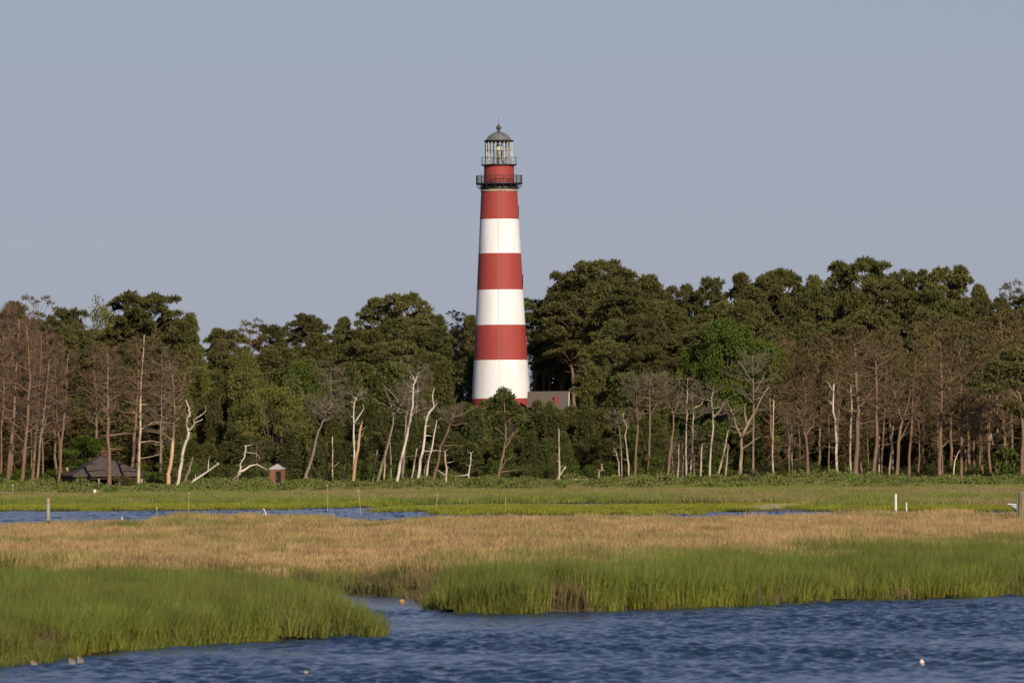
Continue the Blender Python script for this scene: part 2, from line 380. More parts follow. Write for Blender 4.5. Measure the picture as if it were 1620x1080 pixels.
# ------------------------------------------------------------------ grass (uncountable): points with blades instanced on them
def blades(name, mat, n, size, h, w, lean=0.25, seed=0, hv=0.3, seedhead=0.0, segs=2):
    r = np.random.default_rng(seed)
    bx = r.uniform(-size/2, size/2, n); by = r.uniform(-size/2, size/2, n)
    hh = h * (1 + hv * r.uniform(-1, 1, n)); a = r.uniform(0, 2*PI, n)
    ln = hh * lean * r.uniform(0.2, 1.4, n); ld = r.uniform(0, 2*PI, n)
    lx = np.cos(ld) * ln + 0.05 * hh; ly = np.sin(ld) * ln
    wx = np.cos(a) * w / 2; wy = np.sin(a) * w / 2
    z0 = np.full(n, -0.05)
    def P(fr, ww):
        bend = fr ** 1.8
        return np.column_stack([bx + lx*bend + wx*ww, by + ly*bend + wy*ww, hh*fr - (fr**3)*ln*0.25])
    rows = [P(0, 1), P(0, -1), P(0.5, 0.85), P(0.5, -0.85), P(1, 0)]
    rows[0][:, 2] = z0; rows[1][:, 2] = z0
    tips = [0, 0, .5, .5, 1.0]
    if seedhead > 0:
        rows[4] = P(0.78, 1.0); rows.append(P(0.78, -1.0)); rows += [P(0.9, seedhead), P(0.9, -seedhead), P(1.0, 0)]
        tips = [0, 0, .5, .5, .78, .78, .92, .92, 1.0]
    k = len(rows); V = np.stack(rows, 1).reshape(-1, 3)
    b = np.arange(n)[:, None] * k
    quads = [(0, 1, 3), (0, 3, 2)]
    if seedhead > 0: quads += [(2, 3, 5), (2, 5, 4), (4, 5, 7), (4, 7, 6), (6, 7, 8)]
    else: quads += [(2, 3, 4)]
    T = np.concatenate([b + np.array(q)[None, :] for q in quads])
    me = tri_mesh(name, V, T, mat, {'tip': np.tile(tips, n), 'rnd': np.repeat(r.random(n), k)})
    return bpy.data.objects.new(name, me)     # never linked to the scene: only feeds the instancer

def scatter(name, pts, scl, rot, idx, sources, label, cat):
    me = bpy.data.meshes.new(name); me.vertices.add(len(pts)); me.vertices.foreach_set('co', np.asarray(pts, np.float32).ravel())
    a = me.attributes.new('scl', 'FLOAT_VECTOR', 'POINT'); a.data.foreach_set('vector', np.asarray(scl, np.float32).ravel())
    a = me.attributes.new('rot', 'FLOAT_VECTOR', 'POINT'); a.data.foreach_set('vector', np.asarray(rot, np.float32).ravel())
    a = me.attributes.new('idx', 'INT', 'POINT'); a.data.foreach_set('value', np.asarray(idx, np.int32))
    me.update()
    o = link(name, me); tag(o, label, cat, None, 'stuff')
    ng = bpy.data.node_groups.new(name, 'GeometryNodeTree')
    ng.interface.new_socket('Geometry', in_out='INPUT', socket_type='NodeSocketGeometry')
    ng.interface.new_socket('Geometry', in_out='OUTPUT', socket_type='NodeSocketGeometry')
    gi = ng.nodes.new('NodeGroupInput'); go = ng.nodes.new('NodeGroupOutput')
    iop = ng.nodes.new('GeometryNodeInstanceOnPoints'); jn = ng.nodes.new('GeometryNodeJoinGeometry')
    # joined in reverse so that index 0 is the first source
    for s in reversed(sources):
        oi = ng.nodes.new('GeometryNodeObjectInfo'); oi.inputs['Object'].default_value = s; oi.inputs['As Instance'].default_value = True
        ng.links.new(oi.outputs['Geometry'], jn.inputs[0])
    def attr(nm, dt):
        n = ng.nodes.new('GeometryNodeInputNamedAttribute'); n.data_type = dt; n.inputs['Name'].default_value = nm; return n.outputs['Attribute']
    ng.links.new(gi.outputs[0], iop.inputs['Points']); ng.links.new(jn.outputs[0], iop.inputs['Instance'])
    iop.inputs['Pick Instance'].default_value = True
    ng.links.new(attr('idx', 'INT'), iop.inputs['Instance Index'])
    ng.links.new(attr('scl', 'FLOAT_VECTOR'), iop.inputs['Scale'])
    e2r = ng.nodes.new('FunctionNodeEulerToRotation'); ng.links.new(attr('rot', 'FLOAT_VECTOR'), e2r.inputs[0])
    ng.links.new(e2r.outputs[0], iop.inputs['Rotation'])
    ng.links.new(iop.outputs[0], go.inputs[0])
    md = o.modifiers.new('scatter', 'NODES'); md.node_group = ng
    return o

rg = np.random.default_rng(11)
def fan_points(y0, y1, step, margin=1.35, minw=5.0):
    """jittered grid over the part of the marsh between two distances, a little wider than the view"""
    out = []
    y = y0
    while y < y1:
        hw = (810 / F * y) * margin + minw
        x = np.arange(-hw, hw, step); out.append(np.column_stack([x, np.full(len(x), y)])); y += step
    P = np.concatenate(out); return P + rg.uniform(-step*0.5, step*0.5, P.shape)
def lown(P, s, seed=0.0):
    X, Y = P[:, 0] / s, P[:, 1] / s
    return (np.sin(X*1.3 + seed + 1.7*np.sin(Y*0.9+seed)) + np.sin(Y*1.1 + 2*seed + 1.4*np.sin(X*0.7)) + 0.6*np.sin(X*3.1+Y*2.3+seed) + 0.4*np.sin(X*5.7-Y*4.9)) / 3.0
def photo_row(P, z=0.7):
    x = P[:, 0]*F/P[:, 1]; zz = (z-CAMH)*F/P[:, 1]
    return 810 + x*CR - zz*SR, HZ - (x*SR + zz*CR)

GM = {
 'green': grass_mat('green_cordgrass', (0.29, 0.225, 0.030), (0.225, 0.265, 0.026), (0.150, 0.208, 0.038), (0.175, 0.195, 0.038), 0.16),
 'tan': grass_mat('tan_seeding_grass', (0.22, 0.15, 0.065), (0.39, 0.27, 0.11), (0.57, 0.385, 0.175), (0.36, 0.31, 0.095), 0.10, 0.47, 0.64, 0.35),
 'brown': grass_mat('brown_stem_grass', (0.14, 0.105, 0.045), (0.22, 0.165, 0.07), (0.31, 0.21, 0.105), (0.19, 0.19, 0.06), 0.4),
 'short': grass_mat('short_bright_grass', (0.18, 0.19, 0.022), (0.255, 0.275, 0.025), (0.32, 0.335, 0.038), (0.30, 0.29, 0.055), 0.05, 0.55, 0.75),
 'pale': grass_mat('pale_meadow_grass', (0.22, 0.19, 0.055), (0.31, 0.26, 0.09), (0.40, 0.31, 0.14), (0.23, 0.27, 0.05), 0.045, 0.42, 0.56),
}
SRC = {}
for i in range(3):
    SRC['green', i] = blades('green_blades', GM['green'], 380, 1.0, 0.80, 0.014, 0.24, 20+i, 0.5)
    SRC['tan', i] = blades('tan_blades', GM['tan'], 420, 1.1, 0.72, 0.010, 0.09, 30+i, 0.5, 1.4)
    SRC['brown', i] = blades('brown_blades', GM['brown'], 200, 1.0, 0.62, 0.018, 0.3, 40+i, 0.35)
    SRC['short', i] = blades('short_blades', GM['short'], 320, 2.2, 0.22, 0.03, 0.35, 50+i, 0.4)
    SRC['pale', i] = blades('pale_blades', GM['pale'], 320, 2.6, 0.42, 0.035, 0.4, 60+i, 0.5)

P1 = fan_points(104, 345, 0.62)
d = land_dist(P1); P1 = P1[d > 0.05]; d = d[d > 0.05]
px, py = photo_row(P1, 0.75)
# row at which green turns to tan, across the frame
edge = np.interp(px, [-200, 0, 200, 350, 480, 560, 640, 700, 780, 900, 1000, 1150, 1300, 1450, 1620, 1900],
                     [897, 897, 899, 901, 915, 960, 960, 925, 905, 895, 888, 876, 871, 866, 860, 854])
nz = lown(P1, 3.0, 1.0) * 8 + lown(P1, 11.0, 3.0) * 6 + rg.normal(0, 8, len(P1))
isgreen = py + nz > edge
# greener streaks inside the tan belt
streak = (np.exp(-((py - 829) / 5.0) ** 2) * ((px > 90) & (px < 620)) * 1.0 + np.exp(-((py - 826) / 3.5) ** 2) * ((px > 600) & (px < 880)) + np.exp(-((py - 838) / 4.0) ** 2) * (px < 330) * 0.6)
isgreen |= rg.random(len(P1)) < streak * 0.55 * (lown(P1, 9, 4.0) > -0.3)
isgreen |= rg.random(len(P1)) < 0.06
# brown, grazed-looking face above the creek
isgreen = np.where((P1[:, 1] > 156) & (px > 470) & (px < 700) & (py + nz > 893), rg.random(len(P1)) < 0.12 + 0.25 * (py > 922), isgreen)
isbrown = (P1[:, 1] > 150) & (~isgreen) & (px > 330) & (px < 800) & (py + nz * 0.7 > 893)
isbrown |= (rg.random(len(P1)) < 0.07) & (py > 860)
for ex, ey, ea, eb in ((1110, 903, 75, 9), (1045, 897, 30, 6), (1330, 900, 50, 7), (1460, 872, 50, 8), (250, 905, 60, 6), (1220, 925, 40, 9), (1590, 880, 40, 14)):
    isbrown |= (np.hypot((px - ex) / ea, (py - ey) / eb) < 1 + 0.4 * lown(P1, 1.3, ex)) & (rg.random(len(P1)) < 0.4)
isbrown |= (np.hypot((px - 725) / 45, (py - 948) / 16) < 1 + 0.2 * lown(P1, 1.0, 5.0)) & (rg.random(len(P1)) < 0.45)
isgreen |= (P1[:, 1] < 150) & (py > 905)
kind = np.where(isbrown, 2, np.where(isgreen, 0, 1))
kind = np.where((kind == 1) & (P1[:, 1] > 150) & (px > 470) & (px < 730) & (py > 899), np.where(rg.random(len(P1)) < .2, 0, 2), kind)
Z1 = terrain(P1)
hmod = (0.86 + 0.24 * lown(P1, 4.0, 2.0) + 0.12 * lown(P1, 1.1, 7.0)) * np.clip(0.5 + d * 0.6, 0.55, 1.0)
hmod = hmod * np.interp(px, [0, 480, 590, 600, 700, 1620], [.95, 0.92, 0.68, 0.75, 1.0, .92])
hmod = np.where((px > 640) & (px < 702) & (py > 930), hmod * 0.6, hmod)
def put(name, k, key, label, cat):
    s = kind == k; n = int(s.sum())
    q = hmod[s] * rg.uniform(0.85, 1.15, n)
    scatter(name, np.column_stack([P1[s], Z1[s] - 0.03]), np.column_stack([rg.uniform(.95, 1.25, n), rg.uniform(.95, 1.25, n), q]),
            np.column_stack([rg.uniform(-.06, .06, n), rg.uniform(-.06, .06, n), rg.uniform(0, 0.9, n) - .45]), rg.integers(0, 3, n), [SRC[key, i] for i in range(3)], label, cat)
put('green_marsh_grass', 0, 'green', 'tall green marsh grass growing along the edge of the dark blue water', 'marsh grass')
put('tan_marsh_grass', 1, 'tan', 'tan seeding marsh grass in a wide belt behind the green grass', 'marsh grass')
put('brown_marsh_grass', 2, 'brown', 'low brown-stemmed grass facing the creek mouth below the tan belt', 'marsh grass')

STK = [blades('stalk_blades', GM['brown'], 9, 1.0, 0.95, 0.014, (.25, .6, .9)[i], 80+i, 0.25, 1.6) for i in range(3)]
sk = (rg.random(len(P1)) < np.where(kind == 0, 0.06, 0.03)) & (lown(P1, 2.2, 8.0) > -0.35); n = int(sk.sum())
scatter('dead_reed_stalks', np.column_stack([P1[sk], Z1[sk] - 0.03]), rg.uniform(.75, 1.1, (n, 3)), np.column_stack([rg.uniform(-.12, .12, (n, 2)), rg.uniform(0, 6.28, n)]), rg.integers(0, 3, n), STK, 'scattered dry stalks sticking out of the green marsh grass', 'dry stalks')
P2 = fan_points(345, 660, 1.7)
d2 = land_dist(P2); P2 = P2[d2 > 0.2]
px2, py2 = photo_row(P2, 0.3)
nz2 = lown(P2, 6.0, 2.5) * 1.5
bright = (py2 + nz2 > np.interp(px2, [0, 300, 800, 1000, 1200, 1400, 1620], [797, 796, 793, 792, 795, 801, 803]))
bright |= (px2 > 1190) & (py2 + nz2 > 799)
sand = (np.hypot((px2 - 1225) / 72, (py2 - 806.0 + (px2 - 1225) * 0.05) / 5.0) < 1) | (np.hypot((px2 - 1345) / 25, (py2 - 796) / 1.2) < 1)
keep = ~sand
Z2 = terrain(P2)
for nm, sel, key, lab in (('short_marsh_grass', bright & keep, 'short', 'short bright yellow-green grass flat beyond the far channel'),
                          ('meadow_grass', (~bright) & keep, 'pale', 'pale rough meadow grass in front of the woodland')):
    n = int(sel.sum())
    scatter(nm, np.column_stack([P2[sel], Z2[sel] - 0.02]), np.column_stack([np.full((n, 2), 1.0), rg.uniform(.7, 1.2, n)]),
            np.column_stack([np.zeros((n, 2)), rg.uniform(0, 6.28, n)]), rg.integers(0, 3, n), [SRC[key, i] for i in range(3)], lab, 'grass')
# sand bar lying bare among the short grass
sb = MB(); c0 = g(1225, 806); pts = []
for k in range(26):
    a = 2*PI*k/26; x, y = g(1225 + 74*math.cos(a)*(1 + .12*math.sin(3*a)), 805.2 + 2.9*math.sin(a) - 74*math.cos(a)*0.045)
    pts.append((x, y, max(TZ(x, y), 0.0) + 0.02))
cx = sum(p[0] for p in pts)/26; cy = sum(p[1] for p in pts)/26
sb.add([(cx, cy, 0.36)] + [((p[0]-cx)*.8+cx, (p[1]-cy)*.8+cy, 0.31) for p in pts] + pts, [(0, 1+k, 1+(k+1) % 26) for k in range(26)] + [(1+k, 27+k, 27+(k+1) % 26, 1+(k+1) % 26) for k in range(26)])
M['sand'] = simple('sand', (0.56, 0.43, 0.26), (0.44, 0.34, 0.20), 0.8, 0.9, 0.1)
tag(sb.build('sand_bar', M['sand'], smooth=True), kind='structure')

# ------------------------------------------------------------------ scrub between meadow and trees (uncountable)
def leaf_cloud(r, centres, radii, nper, size, flat=1.0, up=0.0):
    """small leaf quads around clump centres; returns V, T(quads->tris), rnd"""
    C = np.repeat(np.asarray(centres), nper, 0); Rr = np.repeat(np.asarray(radii), nper, 0)
    n = len(C); dv = r.normal(size=(n, 3)); dv /= np.linalg.norm(dv, axis=1)[:, None]
    rad = r.random(n) ** 0.4
    P = C + dv * rad[:, None] * Rr
    a = r.normal(size=(n, 3)) + dv * 0.3; a /= np.linalg.norm(a, axis=1)[:, None]
    b = np.cross(a, r.normal(size=(n, 3))); b /= np.linalg.norm(b, axis=1)[:, None]
    s = size * r.uniform(0.6, 1.3, n)[:, None]
    V = np.stack([P - a*s*.5, P + b*s*.32, P + a*s*.5, P - b*s*.32], 1).reshape(-1, 3)
    k = np.arange(n)[:, None] * 4
    T = np.concatenate([k + np.array([[0, 1, 2]]), k + np.array([[0, 2, 3]])])
    cl = np.repeat(np.repeat(r.random(len(centres)), nper) * .6 + .4 * r.random(n), 4)
    return V, T, cl
def needle_tufts(r, C, dirs, m, L, w):
    """each tuft: m thin needles bundles fanning out around dirs"""
    n = len(C); C = np.repeat(C, m, 0); D = np.repeat(dirs, m, 0)
    v = r.normal(size=(n*m, 3)) * 0.75 + D * 0.9; v /= np.linalg.norm(v, axis=1)[:, None]
    b = np.cross(v, r.normal(size=(n*m, 3))); b /= np.linalg.norm(b, axis=1)[:, None]
    l = (L * r.uniform(0.6, 1.2, n*m))[:, None]; ww = w * 0.5
    V = np.stack([C + b*ww*.5, C + v*l*.6 + b*ww, C + v*l, C + v*l*.6 - b*ww], 1).reshape(-1, 3)
    k = np.arange(n*m)[:, None] * 4
    T = np.concatenate([k + np.array([[0, 1, 2]]), k + np.array([[0, 2, 3]])])
    cl = np.repeat(np.repeat(r.random(n) , m), 4)
    return V, T, cl

SCR = []
for i in range(4):
    r = np.random.default_rng(70 + i)
    nC = 26; cc = np.column_stack([r.uniform(-1, 1, nC), r.uniform(-.8, .8, nC), r.uniform(.1, .75, nC)]); cc[:, 2] *= (1 - 0.5*np.hypot(cc[:, 0], cc[:, 1]))
    V, T, cl = leaf_cloud(r, cc, np.tile([[.32, .32, .24]], (nC, 1)), 42, 0.16)
    SCR.append(bpy.data.objects.new('scrub_clump', tri_mesh('scrub_clump', V, T, M['scrub'], {'rnd': cl})))
P3 = fan_points(545, 668, 1.9, 1.38)
px3, py3 = photo_row(P3, 0.3)
f3 = np.interp(P3[:, 1], [545, 580, 620, 668], [0.0, 0.45, 0.9, 1.0]) + 0.35 * lown(P3, 7.0, 6.0)
s = rg.random(len(P3)) < f3; P3 = P3[s]; n = len(P3); Z3 = terrain(P3)
px3, _ = photo_row(P3, 0.3)
hs3 = np.interp(P3[:, 1], [545, 600, 640, 668], [0.5, 0.95, 0.95, 0.8]) * rg.uniform(.5, 1.4, n) * np.clip(0.9 + 1.0 * lown(P3, 4.5, 9.0), .2, 2.2)
low3 = ((px3 > 100) & (px3 < 215)) | ((px3 > 418) & (px3 < 460))
hs3 = np.where(low3 & (P3[:, 1] > 615), hs3 * 0.42, hs3)
scatter('low_scrub', np.column_stack([P3, Z3 - 0.05]), np.column_stack([rg.uniform(.9, 1.7, n), rg.uniform(.9, 1.5, n), hs3]),
        np.column_stack([np.zeros((n, 2)), rg.uniform(0, 6.28, n)]), rg.integers(0, 4, n), SCR, 'low green and brown scrub in a band at the foot of the woodland', 'scrub')

# ------------------------------------------------------------------ tree generators (meshes are shared by copies)
def crooked(p0, p1, n, amp, rng):
    p0 = Vector(p0); p1 = Vector(p1); L = (p1 - p0).length
    out = []; off = Vector((0, 0, 0))
    for i in range(n + 1):
        f = i / n
        if 0 < i < n: off = off * 0.6 + Vector((rng.uniform(-1, 1), rng.uniform(-1, 1), rng.uniform(-.6, .6))) * amp * L
        else: off = off * (0.5 if i == n else 0)
        out.append(p0.lerp(p1, f) + off)
    return out

def pine_variant(seed, H=22.0, crown_lo=0.5, cw=4.6, pads=30, tufts=60, bare=5, mat='pine', L=0.62, w=0.15, shape='round', flat=0.66):
    """mature pine: bare trunk, limbs that carry flattened pads of needle tufts"""
    rng = random.Random(seed); r = np.random.default_rng(seed)
    tb = MB()
    top = Vector((rng.uniform(-.8, .8), rng.uniform(-.8, .8), H * 0.97))
    tr = crooked((0, 0, -0.5), top, 9, 0.012, rng)
    r0 = H * 0.0125
    tb.tube(tr, [r0 * (1 - 0.85 * (i / 9) ** 1.1) for i in range(10)], 8)
    C = []; D = []
    def at(f):
        x = f * 9; i = min(int(x), 8); return tr[i].lerp(tr[i+1], x - i)
    for k in range(pads):
        f = crown_lo + (1 - crown_lo) * ((k + rng.random()) / pads)
        u = (f - crown_lo) / (1 - crown_lo)
        if shape == 'round': wid = cw * math.sqrt(max(0.05, 1 - (abs(u - 0.45) / 0.62) ** 2.2))
        elif shape == 'flat': wid = cw * (0.5 + 0.6 * math.sin(PI * min(1, 0.15 + u * 0.75)))
        else: wid = cw * (1.05 - 0.9 * u)
        a = k * 2.4 + rng.uniform(-.5, .5)
        reach = wid * rng.uniform(0.35, 1.0)
        base = at(max(crown_lo * 0.92, f - 0.05))
        tipz = f * H + reach * rng.uniform(0.0, 0.25)
        tip = Vector((base.x + math.cos(a) * reach, base.y + math.sin(a) * reach, min(tipz, H + 0.4)))
        tb.tube(crooked(base, tip, 4, 0.06, rng), [r0*.30*(1-.15*j)*(1.15-u*.6) for j in range(5)], 5)
        pr = rng.uniform(0.6, 1.2) * (cw / 4.6) ** 0.6
        n = int(tufts * (pr / 1.05) ** 2)
        dv = r.normal(size=(n, 3)); dv /= np.linalg.norm(dv, axis=1)[:, None]; dv[:, 2] = np.abs(dv[:, 2]) * 1.0 - 0.25
        q = (r.random(n) ** 0.5)[:, None] * dv * np.array([pr, pr, pr * flat]) + np.array(tip)
        C.append(q); dd = dv.copy(); dd[:, 2] += 0.6; D.append(dd / np.linalg.norm(dd, axis=1)[:, None])
    for k in range(bare):       # dead stubs and bare limbs under the crown
        f = crown_lo * rng.uniform(0.45, 1.0); a = rng.uniform(0, 6.28); Lb = rng.uniform(0.6, 2.6); b = at(f)
        tb.tube(crooked(b, b + Vector((math.cos(a)*Lb, math.sin(a)*Lb, Lb*rng.uniform(-.1, .5))), 3, 0.08, rng), [.06, .05, .035, .015], 4)
    C = np.concatenate(C); D = np.concatenate(D)
    V, T, cl = needle_tufts(r, C, D, 6, L, w)
    bark = M['bark'] if mat != 'pine_brown' else M['bark_dark']
    return dict(trunk=tb.mesh('trunk', bark, True), crown=tri_mesh('crown', V, T, M[mat], {'rnd': cl}), H=float(np.percentile(V[:, 2], 99.7)), W=cw*2)

def young_variant(seed, H=9.0, cw=2.6, mat='young'):
    """young pine with foliage nearly to the ground"""
    rng = random.Random(seed); r = np.random.default_rng(seed); tb = MB()
    tr = crooked((0, 0, -.4), (rng.uniform(-.5, .5), 0, H*.96), 6, 0.015, rng)
    tb.tube(tr, [.14*(1-.13*i) for i in range(7)], 6)
    C = []; D = []; n = 95
    for k in range(n):
        u = (k + rng.random()) / n; z = H*(0.06 + 0.92*u); a = k*2.4
        wid = cw * (1.0 - 0.78*u**1.3) * rng.uniform(.35, 1.1) * (0.75 + .25*min(1, u*5))
        c = np.array([math.cos(a)*wid + tr[min(6, int(u*6))].x, math.sin(a)*wid, z + wid*0.1])
        if k % 5 == 0: tb.tube([(0, 0, z-.3), tuple(c)], [.035, .015], 4)
        m_ = 26; pr = rng.uniform(.45, .85)
        dv = r.normal(size=(m_, 3)); dv /= np.linalg.norm(dv, axis=1)[:, None]
        C.append(c + dv*(r.random(m_)**.5)[:, None]*np.array([pr, pr, pr*.6])); dv[:, 2] += .7; D.append(dv/np.linalg.norm(dv, axis=1)[:, None])
    V, T, cl = needle_tufts(r, np.concatenate(C), np.concatenate(D), 5, 0.5, 0.13)
    return dict(trunk=tb.mesh('trunk', M['bark'], True), crown=tri_mesh('crown', V, T, M[mat], {'rnd': cl}), H=H, W=cw*2)

def broad_variant(seed, H=14.0, cw=4.5, mat='leaf', lo=0.25, nc=75, leaf=0.24):
    rng = random.Random(seed); r = np.random.default_rng(seed); tb = MB()
    fork = Vector((rng.uniform(-.3, .3), rng.uniform(-.3, .3), H*max(.2, lo)))
    tb.tube(crooked((0, 0, -.4), fork, 3, .03, rng), [.30, .26, .22, .2], 8)
    cc = []; rr = []
    for k in range(nc):
        u = rng.random(); z = lo + (1-lo)*u
        e = math.sqrt(max(0.04, 1 - (abs(u-.42)/.62)**2))
        a = rng.uniform(0, 6.28); q = cw*e*(rng.random()**.4)
        c = (math.cos(a)*q, math.sin(a)*q, H*z*(1-.06*rng.random())); cc.append(c)
        s = rng.uniform(.6, 1.15)*(cw/4.5)**.5; rr.append((s, s, s*.7))
        if k % 4 == 0: tb.tube(crooked(fork, c, 4, .07, rng), [.13, .10, .07, .05, .02], 5)
    rr = [tuple(q*1.3 for q in w_) for w_ in rr]
    V, T, cl = leaf_cloud(r, cc, rr, 150, leaf)
    return dict(trunk=tb.mesh('trunk', M['bark_dark'], True), crown=tri_mesh('crown', V, T, M[mat], {'rnd': cl}), H=H, W=cw*2)

def twig_spray(r, rng, tips, n, L, w=0.03):
    """fine twigs fanning from branch points: thin slivers"""
    C = np.repeat(np.array([t[0] for t in tips]), n, 0); D = np.repeat(np.array([t[1] for t in tips]), n, 0)
    k = len(C); v = r.normal(size=(k, 3))*.55 + D; v[:, 2] += .08; v /= np.linalg.norm(v, axis=1)[:, None]
    l = (L*r.uniform(.4, 1.2, k))[:, None]; b = np.cross(v, r.normal(size=(k, 3))); b /= np.linalg.norm(b, axis=1)[:, None]
    bend = r.normal(size=(k, 3))*.12*L
    V = np.stack([C - b*w*.5, C + b*w*.5, C + v*l*.55 + bend*.6 + b*w*.4, C + v*l*.55 + bend*.6 - b*w*.4, C + v*l + bend], 1).reshape(-1, 3)
    q = np.arange(k)[:, None]*5
    T = np.concatenate([q+np.array([[0, 1, 2]]), q+np.array([[0, 2, 3]]), q+np.array([[3, 2, 4]])])
    return V, T, np.repeat(r.random(k), 5)

def dead_variant(seed, H=19.0, cw=2.8, nb=34, lo=0.3, mat='pine_brown', bark='bark', spray=16, L=1.0, w=0.04):
    """standing dead pine: trunk, many bare branches, a haze of twigs"""
    rng = random.Random(seed); r = np.random.default_rng(seed); tb = MB(); tips = []
    tr = crooked((0, 0, -.5), (rng.uniform(-1.2, 1.2), rng.uniform(-.6, .6), H), 9, .014, rng)
    r0 = H*.0115; tb.tube(tr, [r0*(1-.88*(i/9)) for i in range(10)], 8)
    def at(f):
        x = f*9; i = min(int(x), 8); return tr[i].lerp(tr[i+1], x-i)
    for k in range(nb):
        f = lo + (1-lo)*(k+rng.random())/nb; u = (f-lo)/(1-lo); a = k*2.4 + rng.uniform(-.6, .6)
        Lb = cw*(1.1-.6*u)*rng.uniform(.35, 1.1)*(0.6+.4*min(1, u*3)); b = at(min(f, .985))
        up = rng.uniform(-.15, .55); d = Vector((math.cos(a), math.sin(a), up))
        br = crooked(b, b + d*Lb, 4, .09, rng); tb.tube(br, [r0*.30*(1-.22*j)*(1.1-.6*u)+.006 for j in range(5)], 5)
        for j in (1, 2, 3, 4):
            d2 = (d + Vector((rng.uniform(-.7, .7), rng.uniform(-.7, .7), rng.uniform(0, .9)))).normalized()
            l2 = Lb*rng.uniform(.2, .45); e = br[j] + d2*l2
            tb.tube(crooked(br[j], e, 2, .1, rng), [.028, .02, .008], 3)
            if u > .12: tips.append((tuple(br[j].lerp(e, .5)), tuple(d2))); tips.append((tuple(e), tuple(d2)))
    V, T, cl = twig_spray(r, rng, tips, spray, L, w)
    return dict(trunk=tb.mesh('trunk', M[bark], True), crown=tri_mesh('twigs', V, T, M[mat], {'rnd': cl}), H=H, W=cw*2, cn='twigs')

VAR = {
 'pine': [pine_variant(100, 22, .44, 4.2, 92, 56), pine_variant(101, 22, .40, 4.2, 88, 56, shape='cone'), pine_variant(102, 22, .50, 4.4, 92, 56),
          pine_variant(103, 22, .38, 4.1, 96, 54), pine_variant(104, 22, .55, 4.3, 78, 56, shape='flat')],
 'flatpine': [pine_variant(110, 22, .62, 4.8, 74, 60, shape='flat', flat=.5)],
 'thin': [pine_variant(120+i, 20, .50, 2.9, 30, 26, 9, 'pine_olive', .55, .12, ('round', 'cone', 'flat', 'round')[i]) for i in range(4)],
 'young': [young_variant(130+i, 9, (2.4, 2.8, 2.2, 3.0)[i]) for i in range(4)],
 'youngolive': [young_variant(190+i, 11, (2.6, 2.9, 2.4)[i], 'pine_olive') for i in range(3)],
 'leaf': [broad_variant(140, 16, 4.8, 'leaf', .25, 190, .30), broad_variant(141, 14, 4.2, 'leaf', .25, 170, .30)],
 'oak': [broad_variant(145, 11, 4.4, 'leaf_yellow', .1, 80, .22), broad_variant(146, 12, 4.2, 'leaf_yellow', .2, 75, .22)],
 'bush': [broad_variant(150, 3.2, 2.0, 'leaf', .05, 26, .2), broad_variant(151, 3.0, 2.2, 'young', .05, 26, .2)],
 'dead': [dead_variant(160+i, 19, (2.8, 3.2, 2.4, 3.0)[i]) for i in range(4)],
 'deadolive': [dead_variant(180+i, 19, (2.8, 3.2, 2.4, 3.0)[i], mat='brown_olive', spray=18) for i in range(4)],
 'deadgrey': [dead_variant(170+i, 12, 2.4, 26, .25, 'twig', 'grey_wood', 10, .8, .03) for i in range(3)],
}
KN = {'pine': ('pine_tree', 'pine'), 'flatpine': ('pine_tree', 'pine'), 'thin': ('pine_tree', 'pine'), 'young': ('young_pine', 'young pine'), 'youngolive': ('young_pine', 'young pine'), 'leaf': ('broadleaf_tree', 'tree'),
      'oak': ('oak_tree', 'oak'), 'bush': ('bush', 'bush'), 'dead': ('dead_pine', 'dead pine'), 'deadolive': ('dead_pine', 'dead pine'), 'deadgrey': ('dead_tree', 'dead tree')}
rt = random.Random(42)
CNT = {}
def tree(kind, px, top, Y, width=None, label='', group=None, var=None, trunk_mat=None):
    """a tree at distance Y whose top the photo shows at (px, top); width = crown width in photo pixels"""
    P = W(px, top, Y); z0 = TZ(P.x, Y); H = max(P.z - z0, 1.0)
    vs = VAR[kind]
    if var is None: var = rt.randrange(len(vs))
    v = vs[var % len(vs)]; sz = H / v['H']
    sxy = (width * Y / F) / v['W'] if width else sz * rt.uniform(.9, 1.15)
    nm, cat = KN[kind]
    e = empty(nm, (P.x, Y, z0), rt.uniform(0, 6.28)); e.scale = (sxy, sxy, sz)
    e.rotation_euler[0] = rt.uniform(-.02, .02); e.rotation_euler[1] = rt.uniform(-.02, .03)
    link('trunk', v['trunk'], e); link(v.get('cn', 'crown'), v['crown'], e)
    tag(e, label, cat, group); CNT[kind] = CNT.get(kind, 0) + 1
    return e

